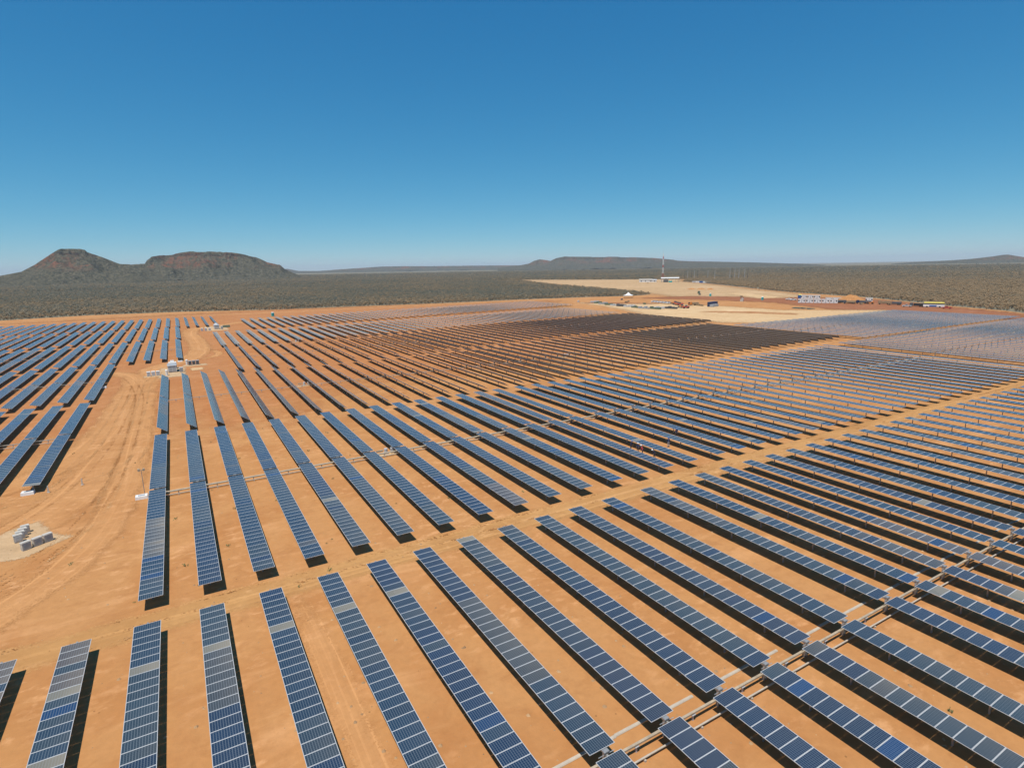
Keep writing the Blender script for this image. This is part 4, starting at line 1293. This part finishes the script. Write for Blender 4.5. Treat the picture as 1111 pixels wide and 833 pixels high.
def hall(x, y, rz, L, w, h, wall, roof, label, open_=False):
    b = empty('substation_hall', (x, y, 0), rz); tag(b, label, 'hall')
    if open_:
        for k in range(6):
            for s2 in (-1, 1): MB().box(-L / 2 + k * L / 5 - 0.2, s2 * w / 2 - 0.2, 0, -L / 2 + k * L / 5 + 0.2, s2 * w / 2 + 0.2, h).build('column', M['steel'], b)
    else:
        MB().box(-L / 2, -w / 2, 0, L / 2, w / 2, h).build('wall', M[wall], b)
        n = int(L / 6)
        for k in range(n):
            xx = -L / 2 + (k + 0.5) * L / n
            MB().box(xx - 0.9, -w / 2 - 0.05, 1.0, xx + 0.9, -w / 2 - 0.002, 2.4).build('window', M['window'], b)
    MB().prism([(-w / 2 - 0.6, h), (w / 2 + 0.6, h), (w / 2 + 0.6, h + 0.3), (0, h + 1.6), (-w / 2 - 0.6, h + 0.3)], -L / 2 - 0.6, L / 2 + 0.6).build('roof', M[roof], b)


AZ = R(-46)
hall(740, 790, AZ, 22, 9, 4.0, 'white', 'dirty_white', 'long white hall left of the lattice tower')
hall(748, 780, AZ, 13, 7, 3.4, 'white', 'light_grey', 'low white hall just in front of the tower foot')
hall(760, 750, AZ, 30, 12, 6.8, 'white', 'white', 'open white-roofed shed right of the lattice tower', True)
container(748, 748, R(40), 'dark_grey', 'dark hut in front of the open shed', 8, 4, 4.5)
container(749, 738, R(40), 'teal', 'teal container right of the dark hut', 6, 2.5, 2.6)
for k in range(5):
    x, y = 758 - 1.6 * k, 692 - 9 * k
    container(x, y, R(10), ['light_grey', 'white', 'blue', 'white', 'grey'][k], ['light grey', 'white', 'blue', 'second white', 'dark grey'][k] + ' container in the line right of the open shed', 7, 2.5, 2.6, None, 'containers right of the open shed')
for k, (x, y, h, c_) in enumerate([(918, 865, 20, 'dark_grey'), (919, 858, 17, 'light_grey'), (922, 850, 20, 'dark_grey'), (924, 845, 18, 'light_grey'), (926, 838, 19, 'dark_grey'), (932, 817, 17, 'light_grey'), (936, 803, 18, 'light_grey'),
                                   (945, 774, 22, 'light_grey'), (946, 770, 22, 'dark_grey'), (948, 765, 22, 'light_grey'), (950, 757, 20, 'light_grey'), (953, 746, 21, 'light_grey'), (954, 740, 21, 'dark_grey')]):
    r_ = empty('power_pole', (x, y, 0), R(40)); tag(r_, f"{'dark' if c_ == 'dark_grey' else 'pale'} power pole above the scrub behind the substation, {ordinal(k + 1)} from the left", 'power pole', 'power poles behind the substation')
    MB().tube((0, 0, 0), (0, 0, h), 0.36, 0.24, 8).build('pole', M[c_], r_)
    MB().box(-1.6, -0.12, h - 1.4, 1.6, 0.12, h - 1.1).build('crossarm', M[c_], r_)


# ------------------------------------------------------------------ people at work between the rows
def person(x, y, rz, shirt, legs, label, bend=0.0, helmet='white'):
    """one skinned figure, about 1.72 m, arms bent forward"""
    J = {}
    sb, cb = math.sin(bend), math.cos(bend)

    def up_(h, f_=0.0, s_=0.0):               # point on the leaning trunk above the hips
        return (s_, 0.0 + sb * h + cb * f_, 0.92 + cb * h - sb * f_)
    pts = [('pelvis', (0, 0, 0.92), .135), ('belly', up_(.20), .13), ('chest', up_(.42), .155), ('neck', up_(.56), .06), ('head', up_(.68, .02), .095), ('crown', up_(.79, .01), .08)]
    for s_, q_ in ((-1, 'l'), (1, 'r')):
        pts += [(q_ + 'hip', (s_ * .10, 0, .86), .10), (q_ + 'knee', (s_ * .12, .04 if s_ > 0 else .0, .48), .068), (q_ + 'ankle', (s_ * .13, -.02 if s_ > 0 else -.08, .09), .045), (q_ + 'toe', (s_ * .14, .16 if s_ > 0 else .10, .035), .035),
                (q_ + 'shoulder', up_(.49, 0, s_ * .19), .065), (q_ + 'elbow', up_(.22, .06, s_ * .25), .045), (q_ + 'wrist', up_(.12, .27, s_ * .20), .032), (q_ + 'hand', up_(.12, .36, s_ * .18), .038)]
    ids = {n_: i for i, (n_, _, _) in enumerate(pts)}
    ed = [('pelvis', 'belly'), ('belly', 'chest'), ('chest', 'neck'), ('neck', 'head'), ('head', 'crown')]
    for q_ in 'lr':
        ed += [('pelvis', q_ + 'hip'), (q_ + 'hip', q_ + 'knee'), (q_ + 'knee', q_ + 'ankle'), (q_ + 'ankle', q_ + 'toe'), ('chest', q_ + 'shoulder'), (q_ + 'shoulder', q_ + 'elbow'), (q_ + 'elbow', q_ + 'wrist'), (q_ + 'wrist', q_ + 'hand')]
    me_ = bpy.data.meshes.new('person')
    me_.from_pydata([p_ for _, p_, _ in pts], [(ids[a], ids[b_]) for a, b_ in ed], [])
    o_ = put('person', me_)
    sk = o_.modifiers.new('skin', 'SKIN')
    for i, (_, _, r2_) in enumerate(pts): me_.skin_vertices[0].data[i].radius = (r2_, r2_)
    me_.skin_vertices[0].data[0].use_root = True
    o_.modifiers.new('sub', 'SUBSURF').levels = 1
    dg = bpy.context.evaluated_depsgraph_get()
    fin = bpy.data.meshes.new_from_object(o_.evaluated_get(dg))
    o_.modifiers.clear()
    o_.data = fin
    fin.materials.clear()
    for m_ in (legs, shirt, 'skin', 'black'): fin.materials.append(M[m_])
    hd = Vector(up_(.68)); hand = [Vector(up_(.12, .33, s_ * .19)) for s_ in (-1, 1)]
    for f_ in fin.polygons:
        c = f_.center
        f_.use_smooth = True
        if (c - hd).length < 0.17 or min((c - h_).length for h_ in hand) < 0.10: f_.material_index = 2
        elif c.z < 0.10: f_.material_index = 3
        elif c.z < 0.93 and abs(c.x) < .21: f_.material_index = 0
        else: f_.material_index = 1
    o_.location = (x, y, 0); o_.rotation_euler = (0, 0, rz)
    tag(o_, label, 'person', 'workers between the panel rows')
    hm = MB()
    hc = Vector(up_(.76, .01))
    for k in range(4):
        a0, a1 = k * math.pi / 8, (k + 1) * math.pi / 8
        hm.tube(hc + Vector((0, 0, 0.12 * math.sin(a0))), hc + Vector((0, 0, 0.12 * math.sin(a1))), 0.135 * math.cos(a0), 0.135 * math.cos(a1) + .001, 12, 0, k == 3)
    hm.tube(hc - Vector((0, 0, 0.012)), hc, 0.165, 0.165, 12)
    hm.build('helmet', M[helmet], o_)


person(62.9, 69.5, R(200), 'shirt_navy', 'trousers', 'worker in dark clothes at the left of the group', 0.25, 'blue')
person(63.0, 67.9, R(120), 'shirt_navy', 'trousers', 'worker in dark clothes beside the red-shirted one', 0.1, 'white')
person(62.8, 66.6, R(30), 'shirt_red', 'trousers', 'worker in a red shirt between two panel rows', 0.35, 'white')
person(63.1, 64.2, R(80), 'shirt_navy', 'trousers', 'worker bending at the right of the red-shirted group', 0.6, 'white')
person(69.3, 67.3, R(-20), 'shirt_navy', 'pale_trouser', 'worker in pale trousers alone one row farther back', 0.2, 'blue')
person(74.5, 70.6, R(150), 'shirt_navy', 'trousers', 'worker in dark clothes alone in the farthest manned row', 0.15, 'blue')

# ------------------------------------------------------------------ weeds on the bare earth
r2 = random.Random(77)
mb = MB()
for k in range(170):
    if r2.random() < 0.55: x, y = r2.uniform(-10, 110), r2.uniform(56, 120)
    else: x, y = r2.uniform(-20, 220), r2.uniform(10, 330)
    fx = (x / 5 + 0.5) % 1 - 0.5
    if abs(fx) < 0.22: x += 1.6
    sz = r2.uniform(0.10, 0.32)
    for j in range(12):
        a = r2.uniform(0, 6.28); d = sz * r2.uniform(0.2, 1.0)
        c = Vector((x + math.cos(a) * d, y + math.sin(a) * d, sz * r2.uniform(0.1, 0.8)))
        e1 = Vector((r2.gauss(0, 1), r2.gauss(0, 1), r2.gauss(0, 1))).normalized() * sz * 0.4
        e2 = e1.orthogonal().normalized() * sz * 0.3
        mb._add([c - e1, c + e2, c + e1], [(0, 1, 2)])
me = bpy.data.meshes.new('weeds'); me.from_pydata(mb.v, [], mb.f)
me.materials.append(paint('weed_leaf', (0.13, 0.15, 0.05), 0.8, 0, 0.5, 0.4))
tag(put('weeds', me), 'small green weeds scattered over the bare orange earth', 'weeds', kind='stuff')

# ------------------------------------------------------------------ loose stones and clods
r2 = random.Random(123)
mb = MB()
for k in range(1500):
    a = r2.uniform(-0.35, 1.35); d = 22 + 130 * r2.random() ** 1.3
    x, y = d * math.sin(a), d * math.cos(a)
    sz = 0.05 + 0.14 * r2.random() ** 2.2
    b0 = [Vector((x + sz * r2.uniform(0.7, 1.2) * math.cos(q * 1.26), y + sz * r2.uniform(0.7, 1.2) * math.sin(q * 1.26), 0)) for q in range(5)]
    t0 = Vector((x + r2.uniform(-.3, .3) * sz, y + r2.uniform(-.3, .3) * sz, sz * r2.uniform(0.5, 0.9)))
    mb._add(b0 + [t0], [(q, (q + 1) % 5, 5) for q in range(5)])
me = bpy.data.meshes.new('stones'); me.from_pydata(mb.v, [], mb.f)
me.materials.append(paint('stone', (0.42, 0.26, 0.13), 0.95, 0, 0.5, 0.3))
tag(put('stones', me), 'loose stones and clods scattered over the orange earth', 'stones', kind='stuff')

# ------------------------------------------------------------------ air
hz = MB().box(-27000, -27000, -1.1, 27000, 27000, 240).mesh('haze', [])
t = NT('haze_air')
t.t.nodes.remove(t.b)
pv = t.n('ShaderNodeVolumePrincipled')
pv.inputs['Color'].default_value = (0.80, 0.90, 1.0, 1)
pv.inputs['Density'].default_value = 4.6e-5
pv.inputs['Anisotropy'].default_value = 0.0
t.t.links.new(pv.outputs[0], t.out.inputs['Volume'])
hz.materials.append(t.m)
tag(put('haze', hz), 'thin pale haze softening the far hills', 'haze', kind='stuff')
